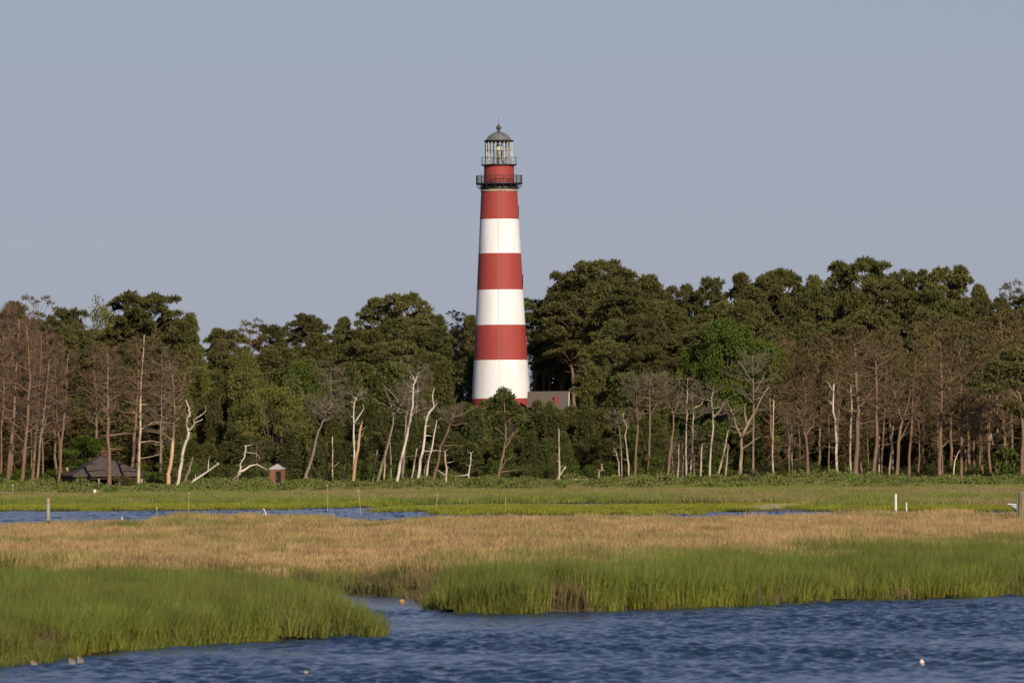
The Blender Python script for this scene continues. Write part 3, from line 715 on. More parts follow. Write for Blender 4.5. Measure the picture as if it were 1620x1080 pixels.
# ---- skyline trees, each told apart by its place along the skyline
SKY = [
 (-40, 480, 820, 90, 'pine', None), (12, 479, 810, 75, 'pine', 'dark pine crown on the skyline at the left edge, above the reddish dead pines'),
 (56, 467, 830, 60, 'thin', 'spindly pine poking above the skyline over the reddish dead pines'),
 (98, 489, 815, 70, 'pine', 'rounded dark pine crown on the skyline between the spindly pine and the yellowish dome'),
 (152, 480, 830, 78, 'oak', 'yellowish rounded treetop on the skyline just left of the big flat-topped pine'),
 (240, 462, 800, 104, 'flatpine', 'broad flat-topped pine standing highest on the skyline left of the lighthouse'),
 (300, 497, 805, 56, 'pine', 'small pine crown leaning against the right flank of the big flat-topped pine'),
 (352, 521, 830, 70, 'pine', 'low pine crown in the dip of the skyline right of the flat-topped pine'),
 (400, 504, 850, 52, 'thin', 'thin open pine crown on the skyline above the brown toilet hut, left one of two'),
 (432, 514, 855, 60, 'pine', 'small dense pine crown on the skyline above the brown toilet hut, right one of two'),
 (490, 498, 840, 70, 'pine', 'round-headed pine on the skyline halfway between flat-topped pine and lighthouse'),
 (543, 503, 850, 62, 'pine', 'low wide pine crown on the skyline right of the round-headed pine'),
 (598, 473, 845, 70, 'pine', 'left crown of the tall pair of pines on the skyline left of the lighthouse'),
 (650, 465, 840, 80, 'pine', 'right and taller crown of the pair of pines on the skyline left of the lighthouse'),
 (690, 497, 860, 50, 'pine', 'narrow pine crown on the skyline just right of the tall pair of pines'),
 (716, 491, 925, 55, 'thin', 'open pine crown showing pale limbs on the skyline, second to the left of the lighthouse'),
 (748, 500, 950, 55, 'pine', 'pine crown touching the left side of the lighthouse tower'),
 (852, 482, 940, 46, 'thin', 'thin leafy treetop touching the right side of the lighthouse tower'),
 (903, 430, 918, 70, 'pine', 'left shoulder of the high pine group right of the lighthouse'),
 (933, 412, 915, 96, 'pine', 'highest pine crown of the group just right of the lighthouse'),
 (978, 427, 800, 80, 'pine', 'pine crown right of the highest one beside the lighthouse'),
 (1040, 437, 790, 100, 'pine', 'broad domed pine crown on the skyline, second mass right of the lighthouse'),
 (1083, 452, 805, 70, 'pine', 'lower pine crown falling into the first notch of the right skyline'),
 (1126, 440, 800, 66, 'pine', 'small pine crown rising out of the first notch of the right skyline'),
 (1180, 433, 790, 84, 'pine', 'pine crown on the skyline above the bright green broadleaf tree'),
 (1228, 427, 795, 94, 'pine', 'wide smooth pine dome on the skyline right of the bright green broadleaf tree'),
 (1284, 438, 800, 66, 'pine', 'small pine crown on the skyline between the wide dome and the highest right-hand pine'),
 (1332, 436, 800, 70, 'pine', 'pine crown at the left foot of the highest right-hand pine'),
 (1380, 408, 790, 96, 'flatpine', 'open flat-topped pine, the highest crown on the right half of the skyline'),
 (1432, 428, 800, 70, 'pine', 'pine crown at the right foot of the highest right-hand pine'),
 (1494, 423, 795, 92, 'pine', 'dark domed pine crown on the skyline above the brown thinning pines'),
 (1548, 452, 790, 66, 'pine', 'low pine crown on the skyline right of the dark dome'),
 (1590, 444, 805, 54, 'thin', 'spiky young pine top on the skyline near the right edge of the wood'),
 (1622, 466, 790, 80, 'pine', 'pine crown cut by the right edge of the photo'), (1690, 460, 790, 90, 'pine', None), (1760, 470, 780, 90, 'pine', None), (1830, 475, 785, 90, 'pine', None), (1890, 486, 780, 90, 'pine', None), (-180, 484, 800, 90, 'pine', None), (-250, 492, 790, 90, 'pine', None), (-110, 486, 800, 90, 'pine', None)]
SKX = [s_[0] for s_ in sorted(SKY)]; SKT = [s_[1] for s_ in sorted(SKY)]
GL = 'green pines in the wood left of the lighthouse'; GR = 'green pines in the wood right of the lighthouse'
LL = 'green pine crown inside the dense wood left of the lighthouse, below the skyline'
LR = 'green pine crown inside the dense wood right of the lighthouse, below the skyline'
for i, (px_, tp, Y, w_, k_, lab) in enumerate(SKY):
    if lab is None: lab = 'green pine at the end of the wood, beyond the edge of the photo'
    tree(k_, px_, tp, Y, w_ * 1.12, lab, None if 'beyond the edge' not in lab else 'pines beyond the photo edge', var=i)
ROWED = []
def skyl(x): return float(np.interp(x, SKX, SKT))
# ---- inner rows
def row(kind, x0, x1, step, Y, dtop, jit, wpx, label, group, jy=12, skip=None, absol=None):
    x = x0
    while x < x1:
        xx = x + rt.uniform(-.35, .35)*step
        if not (skip and skip(xx)):
            top = (absol(xx) if absol else skyl(xx) + dtop) + rt.uniform(-jit, jit)
            ROWED.append((tree(kind, xx, top, Y + rt.uniform(-jy, jy), wpx*rt.uniform(.85, 1.2), label, group), xx, label, group, Y))
        x += step
tw = lambda x: 700 < x < 905
row('pine', -240, 700, 44, 800, 34, 10, 84, LL, GL)
row('pine', 958, 1860, 44, 770, 34, 10, 90, LR, GR, 6)
row('pine', -240, 715, 46, 765, 72, 12, 88, LL, GL)
row('pine', 962, 1860, 46, 750, 78, 14, 92, LR, GR, 6)
row('pine', 250, 700, 50, 735, 104, 12, 90, LL, GL)
row('pine', 968, 1130, 50, 730, 118, 12, 92, LR, GR, 6)
row('young', 280, 735, 38, 712, 0, 14, 66, 'dark young pine in the middle rows of the wood left of the lighthouse', 'middle-row young pines left', 8, None, lambda x: 585)
row('young', 945, 1180, 40, 712, 0, 14, 68, 'dark young pine in the middle rows of the wood right of the lighthouse', 'middle-row young pines right', 8, None, lambda x: 585)
row('pine', 858, 960, 24, 926, 0, 10, 74, LR, GR, 5, None, lambda x: float(np.interp(x, [850, 880, 960], [495, 462, 450])))
row('pine', 866, 970, 26, 915, 0, 10, 74, LR, GR, 4, None, lambda x: float(np.interp(x, [850, 880, 960], [540, 505, 490])))
row('young', 848, 960, 20, 938, 0, 10, 44, 'young pine in the shadow behind the grey-roofed house', 'shaded young pines behind the house', 3, None, lambda x: 560)
row('thin', 842, 862, 14, 945, 0, 6, 36, LR, GR, 3, None, lambda x: 520)
row('pine', 700, 770, 30, 955, 0, 8, 60, LL, GL, 6, None, lambda x: 525)
row('young', 640, 745, 34, 925, 0, 8, 50, 'young pine in the shadow close to the left of the tower', 'shaded young pines by the tower', 8, None, lambda x: 560)
LF = 'young dark green pine in the front thicket along the scrub, left of the lighthouse'; GF = 'front thicket pines left'
LF2 = 'young dark green pine in the front thicket along the scrub, right of the lighthouse'; GF2 = 'front thicket pines right'
fr = lambda x: float(np.interp(x, [280, 330, 420, 520, 640, 740, 780, 860, 905, 960, 1050], [640, 630, 640, 640, 650, 655, 660, 655, 655, 650, 660]))
row('young', 290, 790, 27, 692, 0, 12, 50, LF, GF, 6, None, fr)
row('young', 795, 1060, 27, 692, 0, 10, 50, LF2, GF2, 6, None, fr)
row('young', 285, 790, 24, 672, 0, 12, 44, LF, GF, 5, None, lambda x: 694)
row('young', 795, 1060, 24, 672, 0, 12, 44, LF2, GF2, 5, None, lambda x: 694)
row('bush', 270, 1060, 30, 664, 0, 6, 42, 'low dark bush at the foot of the front thicket', 'bushes at the foot of the thicket', 3, None, lambda x: 738)
# left end: dark interior trees behind the dead stand, right end likewise
row('youngolive', -240, 280, 40, 722, 0, 22, 66, 'shaded young pine behind the reddish dead stand at the left', 'shaded pines behind the left dead stand', 8, None, lambda x: 655)
row('bush', -240, 280, 36, 684, 0, 8, 54, 'dark bush under the left-hand dead pines', 'bushes under the left dead pines', 6, None, lambda x: 738)
row('youngolive', 1050, 1860, 36, 728, 0, 24, 66, 'shaded young pine behind the brown trunks at the right', 'shaded pines behind the right-hand trunks', 8, None, lambda x: 640)
row('bush', 1050, 1860, 38, 690, 0, 8, 50, 'dark bush between the brown trunks at the right', 'bushes between the right-hand trunks', 8, None, lambda x: 735)
row('bush', 1180, 1860, 44, 660, 0, 7, 40, 'green bush in front of the brown trunks at the right', 'green bushes before the right-hand trunks', 3, None, lambda x: 752)
row('youngolive', 1120, 1860, 34, 752, 0, 22, 70, 'shaded young pine deep behind the brown trunks at the right', 'deep shaded pines on the right', 8, None, lambda x: 600)
row('young', -240, 300, 34, 745, 0, 22, 70, 'shaded young pine deep behind the reddish dead stand', 'deep shaded pines on the left', 8, None, lambda x: 610)
row('pine', -240, 1860, 60, 905, 0, 12, 110, 'pine at the back of the wood', 'pines at the back of the wood', 6, tw, lambda x: skyl(x) + 50)
row('youngolive', 1210, 1860, 34, 704, 0, 20, 54, 'low olive pine among the brown trunks at the right', 'low olive pines at the right', 8, None, lambda x: 655)
# thinning brown-olive pines and dead pines on the right
row('thin', 1190, 1860, 26, 722, 0, 16, 66, 'thinning olive-brown pine in the back of the right-hand stand', 'back thinning pines on the right', 8, None, lambda x: float(np.interp(x, [1190, 1400, 1620], [548, 505, 488])))
row('thin', 1210, 1860, 30, 698, 0, 18, 58, 'thinning olive-brown pine in the middle of the right-hand stand', 'middle thinning pines on the right', 6, None, lambda x: float(np.interp(x, [1190, 1400, 1620], [575, 545, 525])))
row('deadolive', 1200, 1640, 36, 706, 0, 20, 46, 'bare brown dead pine inside the right-hand stand', 'bare dead pines on the right', 12, None, lambda x: 560)
row('deadolive', 1240, 1640, 40, 678, 0, 24, 44, 'bare brown dead pine at the front of the right-hand stand', 'front bare dead pines on the right', 6, None, lambda x: 592)
row('thin', 1500, 1860, 34, 690, 0, 18, 60, 'olive pine in the thick corner at the far right of the stand', 'olive pines at the far right', 6, None, lambda x: 570)
# reddish dead pines on the left
row('dead', -240, 112, 17, 696, 0, 18, 50, 'reddish-brown dead pine in the dense dead stand at the far left', 'dense dead stand on the left', 14, None, lambda x: float(np.interp(x, [-100, 40, 150], [495, 505, 560])))
row('thin', 150, 300, 34, 700, 0, 14, 60, 'dark thinning pine behind the pavilion', 'thinning pines behind the pavilion', 10, None, lambda x: float(np.interp(x, [140, 220, 300], [555, 540, 580])))
# single noteworthy trees
tree('leaf', 1148, 506, 700, 108, 'bright green broadleaf tree, larger of two, in the wood right of the lighthouse', var=0)
tree('leaf', 1208, 540, 704, 84, 'bright green broadleaf tree, smaller one on the right of the pair right of the lighthouse', var=1)
tree('leaf', 1100, 548, 704, 66, 'mid green broadleaf tree just left of the two bright green ones', var=1)
tree('oak', 432, 608, 683, 112, 'yellowish rounded oak in the thicket above the brown toilet hut', var=0)
tree('oak', 392, 560, 715, 70, 'yellow-green oak top behind the rounded oak', var=1)
tree('oak', 312, 580, 712, 62, 'yellow-green treetop right of the tall dead pines by the pavilion', var=1)
tree('leaf', 475, 573, 716, 70, 'bright mid-green treetop in the wood above the rounded oak', var=0)
tree('leaf', 138, 690, 678, 74, 'light green leafy tree right behind the pavilion roof', var=1)
tree('young', 1125, 668, 684, 60, 'olive green small pine between the bleached trunks on the right', var=1)
tree('young', 1185, 672, 690, 60, 'olive green small pine right of the bleached trunks', var=2)
tree('bush', 1036, 727, 657, 48, 'dense dark green bush under the bare brown trunks right of the house', var=0)
tree('bush', 128, 755, 652, 26, 'green bush growing before the pavilion on its left', var=0)
tree('bush', 196, 752, 652, 34, 'green bush growing before the pavilion on its right', var=1)
tree('young', 736, 640, 690, 50, 'dark young pine hiding the left foot of the tower, left one of three')
tree('young', 750, 646, 686, 46, 'dark young pine hiding the left foot of the tower, middle one of three')
tree('young', 765, 650, 690, 46, 'dark young pine hiding the left foot of the tower, right one of three')
tree('young', 840, 648, 705, 60, 'dark young pine hiding the foot of the grey-roofed house')
tree('young', 850, 637, 704, 44, 'small dark pine top overlapping the left end of the grey roof')
tree('young', 868, 638, 702, 44, 'small dark pine top overlapping the middle of the grey roof')
tree('young', 884, 648, 704, 50, 'small dark pine top just under the red chimney')
tree('young', 905, 655, 702, 50, 'small dark pine top under the cream shed')
tree('young', 873, 652, 700, 60, 'dark young pine below the red chimney of the grey-roofed house')

# ------------------------------------------------------------------ traced dead trees and bare trunks
rs = random.Random(7)
def snag(name, label, cat, Y, trunk, rpx, wood, branches=(), auto=None, top_r=0.25, crown=None, group=None, flat_base=True):
    rpx = rpx * .88
    k = Y / F
    base = W(trunk[0][0], trunk[0][1], Y); z0 = TZ(base.x, Y)
    pts = [W(a, b, Y) for a, b in trunk]
    if flat_base:
        pts[0].z = min(pts[0].z, z0 - 0.1) if pts[0].z < z0 + 2.5 else pts[0].z
    e = empty(name, (pts[0].x, Y, z0)); org = Vector((pts[0].x, Y, z0))
    yy = 0.0; loc = []
    for i, p in enumerate(pts):
        if i: yy += rs.uniform(-.35, .35)
        loc.append(p - org + Vector((0, yy, 0)))
    # refine for a slightly uneven trunk
    fine = []
    for i in range(len(loc) - 1):
        for j in range(3):
            q = loc[i].lerp(loc[i+1], j/3)
            if i or j: q = q + Vector((rs.uniform(-1, 1), rs.uniform(-1, 1), 0))*rpx*k*.38
            fine.append(q)
    fine.append(loc[-1]); n = len(fine)
    rad = [rpx*k*(1 - (1-top_r)*(i/(n-1))**.9) for i in range(n)]
    rad[0] *= 1.25
    mb = MB(); mb.tube(fine, rad, 8, rough=.09, rng=rs)
    for j in range(2 + int(n * .45)):      # snapped twigs
        i = rs.randrange(max(1, n//3), n); b0 = fine[i]; a = rs.choice((0, PI)) + rs.uniform(-.7, .7); l_ = rs.uniform(.15, .6) * rs.random() ** .3
        mb.tube([b0, b0 + Vector((math.cos(a)*l_*.5, math.sin(a)*l_*.5, l_*rs.uniform(0, .3))), b0 + Vector((math.cos(a)*l_, math.sin(a)*l_, l_*rs.uniform(.1, .8)))], [.03, .022, .008], 4)
    mb.build('trunk', wood, e, smooth=True)
    for b in branches:
        b, rb = (b[0], b[1]) if isinstance(b[0], list) else (b, rpx*.42)
        q = []
        dy = rs.uniform(-1, 1)*1.2
        # root of the branch takes the depth of the trunk there
        p0 = W(b[0][0], b[0][1], Y) - org
        near = min(fine, key=lambda v: (v.x-p0.x)**2 + (v.z-p0.z)**2)
        for i, (a, c) in enumerate(b):
            p_ = W(a, c, Y) - org; p_.y = near.y + dy*i/(len(b)-1)
            if i == 0: p_ = near.copy() if (near-p_).length < rpx*k*4 else p_
            q.append(p_)
        fb = []
        for i in range(len(q)-1):
            fb.append(q[i]); fb.append(q[i].lerp(q[i+1], .5) + Vector((rs.uniform(-1, 1), rs.uniform(-1, 1), rs.uniform(-1, 1)))*.05)
        fb.append(q[-1]); m_ = MB(); m_.tube(fb, [rb*k*(1-.8*i/(len(fb)-1)) for i in range(len(fb))], 6, rough=.05, rng=rs)
        m_.build('branch', wood, e, smooth=True)
    if auto:
        nb, lo, L, spray, mat = auto[:5]; spray = int(spray*.36)+1; nb = int(nb*1.1); tb = MB(); tips = []; r_ = np.random.default_rng(int(trunk[0][0]*7))
        for j in range(nb):
            f = lo + (1-lo)*(j+rs.random())/nb; i = min(int(f*(n-1)), n-2); b = fine[i].lerp(fine[i+1], f*(n-1)-i)
            u = (f-lo)/(1-lo+1e-6); a = j*2.4+rs.uniform(-.5, .5); Lb = L*rs.uniform(.35, 1.1)*(1.1-.6*u)
            d_ = Vector((math.cos(a), math.sin(a)*.8, rs.uniform(-.1, .7)))
            br = crooked(b, b+d_*Lb, 4, .1, rs); tb.tube(br, [rpx*k*.28*(1-.22*q)*(1.1-.5*u)+.006 for q in range(5)], 5)
            for q in (1, 2, 3, 4):
                d2 = (d_+Vector((rs.uniform(-.8, .8), rs.uniform(-.8, .8), rs.uniform(0, .9)))).normalized(); e2 = br[q]+d2*Lb*rs.uniform(.2, .5)
                tb.tube(crooked(br[q], e2, 2, .1, rs), [.028, .02, .008], 3)
                if spray: tips.append((tuple(br[q].lerp(e2, .5)), tuple(d2))); tips.append((tuple(e2), tuple(d2)))
        tb.build('branches', wood if mat is None else M['bark'] if wood in (M['half_stripped'], M['cream_wood']) else wood, e, smooth=True)
        if spray:
            V, T, cl = twig_spray(r_, rs, tips, spray, .8 if L > 1.5 else .5, .032)
            link('twigs', tri_mesh('twigs', V, T, mat, {'rnd': cl}), e)
    tag(e, label, cat, group)
    return e
BL, CRM, ORG, GRY, BRK, TW, BRN = M['bleached'], M['cream_wood'], M['orange_wood'], M['grey_wood'], M['bark'], M['twig'], M['pine_brown']; BRO = M['brown_olive']
S = lambda *a, **k: snag('dead_tree', a[0], 'dead tree', *a[1:], **k)
Pn = lambda *a, **k: snag('dead_pine', a[0], 'dead pine', *a[1:], **k)
# far left trunks
Pn('reddish leaning trunk nearest the left edge of the photo', 662, [(12, 752), (22, 660), (28, 560), (30, 505)], 4.2, BRK, (), (26, .25, 3.0, 10, BRN))
Pn('reddish straight trunk, second of the front row at the far left', 658, [(34, 770), (42, 690), (47, 600), (42, 515)], 4.0, BRK, (), (26, .25, 2.8, 10, BRN))
Pn('reddish trunk, third of the front row at the far left', 664, [(50, 768), (58, 690), (63, 610), (66, 530)], 3.6, BRK, [[(60, 700), (72, 690), (80, 672)]], (24, .3, 2.6, 10, BRN))
Pn('pale brown forked trunk, fourth of the front row at the far left', 660, [(57, 766), (64, 700), (72, 640), (78, 570)], 2.6, GRY, [[(62, 702), (73, 702), (81, 694)], [(66, 690), (76, 655), (82, 620)]], (20, .4, 2.2, 8, BRN))
Pn('tall slender brown trunk standing left of the pavilion', 656, [(91, 768), (97, 705), (104, 640), (107, 560)], 3.0, BRK, [[(96, 690), (92, 672)], [(98, 705), (103, 668)]], (20, .55, 2.4, 12, BRN))
Pn('tall brown dead pine standing right in front of the pavilion roof', 652, [(173, 764), (172, 710), (170, 650), (171, 590), (170, 555)], 4.3, BRK, [[(172, 712), (185, 710), (193, 709)], [(171, 648), (182, 640), (190, 644)], [(170, 650), (155, 632)], [(172, 686), (200, 685), (213, 686)]], (30, .42, 3.0, 9, BRN), top_r=.2)
Pn('shaded grey trunk rising from the right end of the pavilion roof', 668, [(207, 760), (213, 690), (217, 640), (219, 600)], 4.0, BRK, (), (14, .5, 2.0, 6, BRN))
Pn('tall sunlit dead pine at the right end of the pavilion', 654, [(219, 758), (221, 700), (223, 640), (224, 590), (228, 530)], 3.3, M['cream_wood'], [[(222, 680), (240, 668), (262, 667)], [(222, 705), (240, 697), (255, 700)], [(223, 646), (240, 640)], [(222, 725), (240, 722), (256, 718)], [(223, 655), (205, 645)]], (32, .35, 2.8, 8, BRN), top_r=.2)
Pn('tall dead pine with orange stripped lower trunk, between pavilion and forked white snag', 652, [(264, 777), (269, 735), (273, 697), (276, 655), (274, 610), (268, 570)], 4.2, M['half_stripped'], [[(276, 671), (255, 668), (238, 673)], [(273, 690), (255, 683), (238, 679)], [(277, 664), (290, 655), (294, 647)], [(275, 640), (290, 630)]], (26, .5, 2.8, 8, BRN), top_r=.25)
S('white forked snag with two crooked arms, left of the leaning white logs', 650, [(280, 778), (285, 745), (291, 705), (297, 693), (299, 682), (295, 673), (297, 662), (301, 656), (299, 645), (295, 633)], 3.3, BL, [([(299, 682), (306, 674), (310, 668), (322, 663)], 1.9), ([(308, 670), (307, 663), (318, 657), (326, 650), (326, 642)], 1.3)])
S('white log leaning far to the right beside the forked snag', 648, [(281, 779), (300, 765), (330, 745), (347, 733)], 3.0, BL, [([(327, 744), (330, 729), (333, 720)], 1.0), ([(310, 757), (309, 749)], .7)], top_r=.3)
S('short dark broken trunk between the forked snag and the leaning white log', 652, [(287, 774), (294, 758), (301, 738), (305, 723)], 2.8, GRY, top_r=.5)
S('long pale log propped against the crooked snag left of the toilet hut', 650, [(341, 778), (356, 768), (373, 756), (380, 748)], 3.0, CRM, top_r=.8)
S('crooked silver snag with one drooping arm, left of the toilet hut', 650, [(366, 775), (375, 757), (380, 742), (381, 733), (388, 720), (389, 705)], 2.6, BL, [([(378, 747), (390, 741), (398, 736), (406, 734), (424, 744)], 2.2), ([(388, 705), (394, 704), (401, 702)], .8), ([(388, 714), (405, 717), (412, 724)], .7)], top_r=.35)
# between hut and tower
Pn('thick grey-brown trunk leaning right above the toilet hut', 664, [(480, 767), (488, 740), (497, 712), (505, 680), (513, 660), (527, 636)], 3.7, GRY, [[(510, 668), (530, 658)], [(508, 676), (500, 665)]], (18, .75, 3.2, 14, TW))
S('thin cream snag with one short arm, right of the thick leaning trunk', 662, [(526, 758), (526, 725), (526, 690)], 1.7, CRM, [([(526, 739), (538, 730)], 1.2)], top_r=.6)
S('thin brown stub beside the thin cream snag', 664, [(516, 760), (517, 700)], 1.6, GRY, top_r=.5)
S('orange-brown stripped trunk leaning right, first of the white snag row', 652, [(556, 772), (562, 735), (568, 700), (571, 672), (573, 667)], 3.2, ORG, [([(571, 686), (581, 673)], .7), ([(570, 693), (578, 680)], .6)], top_r=.5)
S('slender white snag with forked top behind the orange-brown trunk', 658, [(560, 765), (560, 690), (559, 660), (560, 638), (569, 618)], 2.1, BL, [([(560, 668), (570, 655), (576, 645), (574, 639)], 1.4)], (6, .8, 1.5, 10, TW))
S('stubby grey trunk behind the orange-brown one', 662, [(588, 768), (592, 740), (597, 712)], 2.0, GRY, [([(596, 722), (601, 720)], .8)], top_r=.6)
S('grey leaning snag with a wide bare crown, left of the longest white snag', 655, [(594, 769), (605, 735), (615, 700), (621, 670), (624, 655), (640, 635), (643, 612)], 2.9, GRY, [([(621, 660), (618, 638), (607, 612)], 1.5), ([(622, 656), (634, 643), (624, 626), (614, 617), (604, 604)], 1.5), ([(615, 617), (620, 612)], .8), ([(610, 640), (600, 637), (588, 625)], .8)], (12, .7, 2.2, 10, TW))
S('thin grey pole just left of the longest white snag', 661, [(607, 768), (608, 745), (610, 722)], 1.7, CRM, top_r=.6)
S('thin brown pole under the bare crown of the grey leaning snag', 662, [(618, 768), (619, 735), (617, 700)], 1.9, GRY, top_r=.5)
S('longest white snag, leaning right, in the middle of the white snag row', 650, [(625, 772), (633, 735), (641, 700), (648, 665), (653, 640), (655, 610), (663, 589)], 3.2, BL, [([(656, 602), (650, 590), (647, 588)], .8), ([(655, 620), (664, 613)], .7), ([(647, 665), (655, 650), (662, 642)], .6)], (7, .75, 1.4, 6, TW), top_r=.25)
S('brown trunk half hidden behind the longest white snag', 664, [(636, 762), (641, 700), (643, 660), (648, 625)], 2.8, GRY, [([(640, 722), (655, 720)], 1.0)], (10, .7, 2.0, 12, TW))
S('short cream snag leaning right between two long white ones', 657, [(647, 765), (654, 745), (656, 728), (660, 709)], 2.0, CRM, top_r=.5)
S('long white snag with curved top, second longest of the row', 650, [(657, 775), (664, 740), (670, 700), (675, 665), (679, 652), (686, 644), (684, 632), (687, 613)], 3.0, BL, [([(676, 675), (681, 672)], .9), ([(673, 692), (685, 690)], 1.0), ([(671, 712), (690, 712), (702, 713)], .8), ([(688, 644), (693, 636)], .8)], top_r=.2)
S('thin brown pole between the two white snags nearest the tower', 663, [(670, 768), (672, 745), (675, 725)], 1.5, GRY, top_r=.5)
S('straight white snag leaning right, right of the curved-top one', 654, [(673, 765), (678, 730), (685, 700), (691, 665)], 2.1, BL, [([(690, 676), (696, 676)], .8)], top_r=.4)
S('brown trunk bending right with a long thin arm towards the tower', 656, [(683, 768), (692, 735), (697, 705), (708, 682), (715, 662), (720, 650)], 2.9, BRK, [([(716, 664), (735, 655), (756, 643)], 1.4), ([(701, 706), (720, 704), (736, 706)], 1.1)], (14, .7, 2.4, 12, TW))
S('short cream snag with bare side arms, right of the bending brown trunk', 649, [(706, 776), (706, 740), (704, 712)], 2.3, CRM, [([(705, 748), (695, 745), (686, 741)], 1.2), ([(706, 733), (713, 731), (720, 728)], 1.2), ([(706, 764), (695, 762), (686, 761)], .9), ([(705, 716), (710, 713)], .8)], top_r=.45)
S('pale log lying at a slant beside the short cream snag', 651, [(697, 774), (712, 768), (730, 761)], 2.2, CRM, top_r=.5)
S('small white snag with one level arm on its left, below the tower', 651, [(741, 774), (741, 750), (745, 730), (745, 716)], 1.8, BL, [([(741, 750), (732, 752), (720, 753)], 1.0), ([(745, 732), (749, 728)], .7)], top_r=.45)
S('low cream stump below the left side of the tower', 653, [(759, 770), (758, 754)], 1.5, CRM, top_r=.6)
WTH = simple('weathered_pale_wood', (0.44, 0.37, 0.27), (0.20, 0.15, 0.105), 0.8, 0.8, 0.15, lo=.46, hi=.64, bump=(0.5, 0.03)); TANW = simple('tan_fork_wood', (0.36, 0.27, 0.175), (0.19, 0.14, 0.10), 0.7, 0.85, 0.1, bump=(0.6, 0.04))
# right of tower
S('white and brown standing trunk right of the tower base', 651, [(884, 771), (885, 740), (885, 710), (884, 678)], 2.4, WTH, top_r=.45)
S('short broken log leaning on the white and brown trunk', 653, [(880, 766), (884, 752), (895, 738)], 2.4, CRM, top_r=.6)
S('small curled cream snag above the driftwood pile', 652, [(946, 770), (948, 746), (952, 743), (952, 733)], 1.8, CRM, [([(952, 744), (957, 744)], .9)], top_r=.5)
S('thin white snag bending left at its top, left one of two crooked ones', 654, [(980, 770), (979, 732), (975, 716), (971, 710)], 1.6, WTH, [([(977, 720), (969, 719)], .6)], top_r=.4)
S('tall thin grey trunk between the two crooked white snags', 658, [(984, 767), (983, 720), (980, 680), (976, 655)], 1.8, GRY, [], (10, .7, 2.4, 10, TW))
S('crooked white snag with a zigzag top, right one of two', 652, [(995, 770), (994, 735), (992, 710), (989, 688), (992, 675), (986, 662), (987, 653)], 1.8, WTH, [([(992, 730), (984, 727)], .8)], top_r=.35)
Pn('tall bare brown trunk right of the zigzag white snag', 656, [(1003, 769), (1007, 710), (1009, 670), (1007, 630), (1005, 600)], 2.6, BRK, [([(1009, 664), (1015, 652), (1021, 646)], 1.5), ([(1008, 650), (998, 630)], 1.0), ([(1007, 640), (1015, 615)], .9)], (16, .6, 2.8, 12, TW))
Pn('tall bare brown trunk standing over the dense dark bush', 657, [(1024, 762), (1028, 700), (1028, 660), (1027, 625), (1028, 600)], 2.6, BRK, [([(1028, 660), (1040, 635), (1048, 622)], 1.0), ([(1018, 745), (1023, 725), (1027, 700)], 1.3)], (16, .6, 2.8, 12, TW))
Pn('brown trunk forking into a wide bare crown, left end of the bleached thicket', 656, [(1054, 767), (1060, 720), (1065, 680), (1066, 655), (1057, 635), (1052, 605)], 2.9, BRK, [([(1066, 656), (1074, 635), (1082, 612)], 1.5), ([(1060, 735), (1066, 705), (1070, 690)], 1.2)], (16, .6, 2.4, 12, TW))
S('slim white trunk in the bleached thicket, tallest of its white ones', 658, [(1085, 764), (1086, 690), (1087, 640), (1088, 598)], 1.9, WTH, [([(1087, 650), (1078, 635)], .7)], (12, .55, 2.0, 9, TW))
S('cream trunk with wide spreading bare top in the bleached thicket', 662, [(1092, 762), (1096, 690), (1097, 645), (1094, 620)], 1.9, CRM, [([(1097, 650), (1110, 640), (1118, 625)], 1.0), ([(1095, 640), (1085, 615)], .8)], (16, .5, 2.4, 12, TW))
S('short white pole in the bleached thicket behind the grey brush', 657, [(1072, 766), (1073, 735), (1074, 702)], 1.6, WTH, top_r=.5)
S('stout cream stump standing alone in the bleached thicket', 651, [(1109, 768), (1109, 735), (1111, 702)], 2.0, CRM, top_r=.55)
S('white trunk with a curling fork at the right of the bleached thicket', 652, [(1122, 767), (1124, 720), (1129, 675), (1128, 655), (1126, 630), (1130, 612)], 2.2, WTH, [([(1129, 660), (1140, 648), (1145, 636)], 1.3), ([(1126, 632), (1118, 625)], .8)], (10, .55, 1.8, 8, TW))
S('pale leaning trunk right of the curling white one', 655, [(1133, 762), (1142, 728), (1148, 705), (1152, 680)], 2.0, CRM, top_r=.5)
S('short white leaning pole at the right end of the bleached thicket', 651, [(1146, 768), (1150, 730), (1152, 702)], 1.6, WTH, [([(1151, 712), (1155, 705)], .6)], top_r=.5)
S('low white log leaning across the foot of the bleached thicket', 650, [(1092, 767), (1101, 763), (1108, 758)], 1.6, WTH, top_r=.6)
S('thick tan forked tree with an upturned right limb, right of the bleached thicket', 654, [(1172, 767), (1172, 720), (1173, 692), (1163, 668), (1155, 645)], 3.6, TANW, [([(1174, 694), (1184, 668), (1195, 650), (1205, 628), (1216, 612)], 3.0), ([(1182, 674), (1178, 652), (1179, 638)], 2.0), ([(1156, 650), (1150, 635)], 1.4), ([(1174, 715), (1195, 695), (1205, 690)], 1.2)], (14, .5, 2.2, 8, TW), top_r=.4)
Pn('tall grey dead tree with a wide bare crown behind the thick tan one', 662, [(1192, 760), (1192, 690), (1192, 640), (1191, 590), (1190, 562)], 2.4, GRY, [([(1192, 640), (1176, 618)], 1.0), ([(1192, 622), (1206, 600), (1212, 588)], 1.0), ([(1191, 600), (1172, 575), (1165, 570)], .9), ([(1191, 598), (1203, 572)], .9)], (20, .45, 3.0, 14, TW))
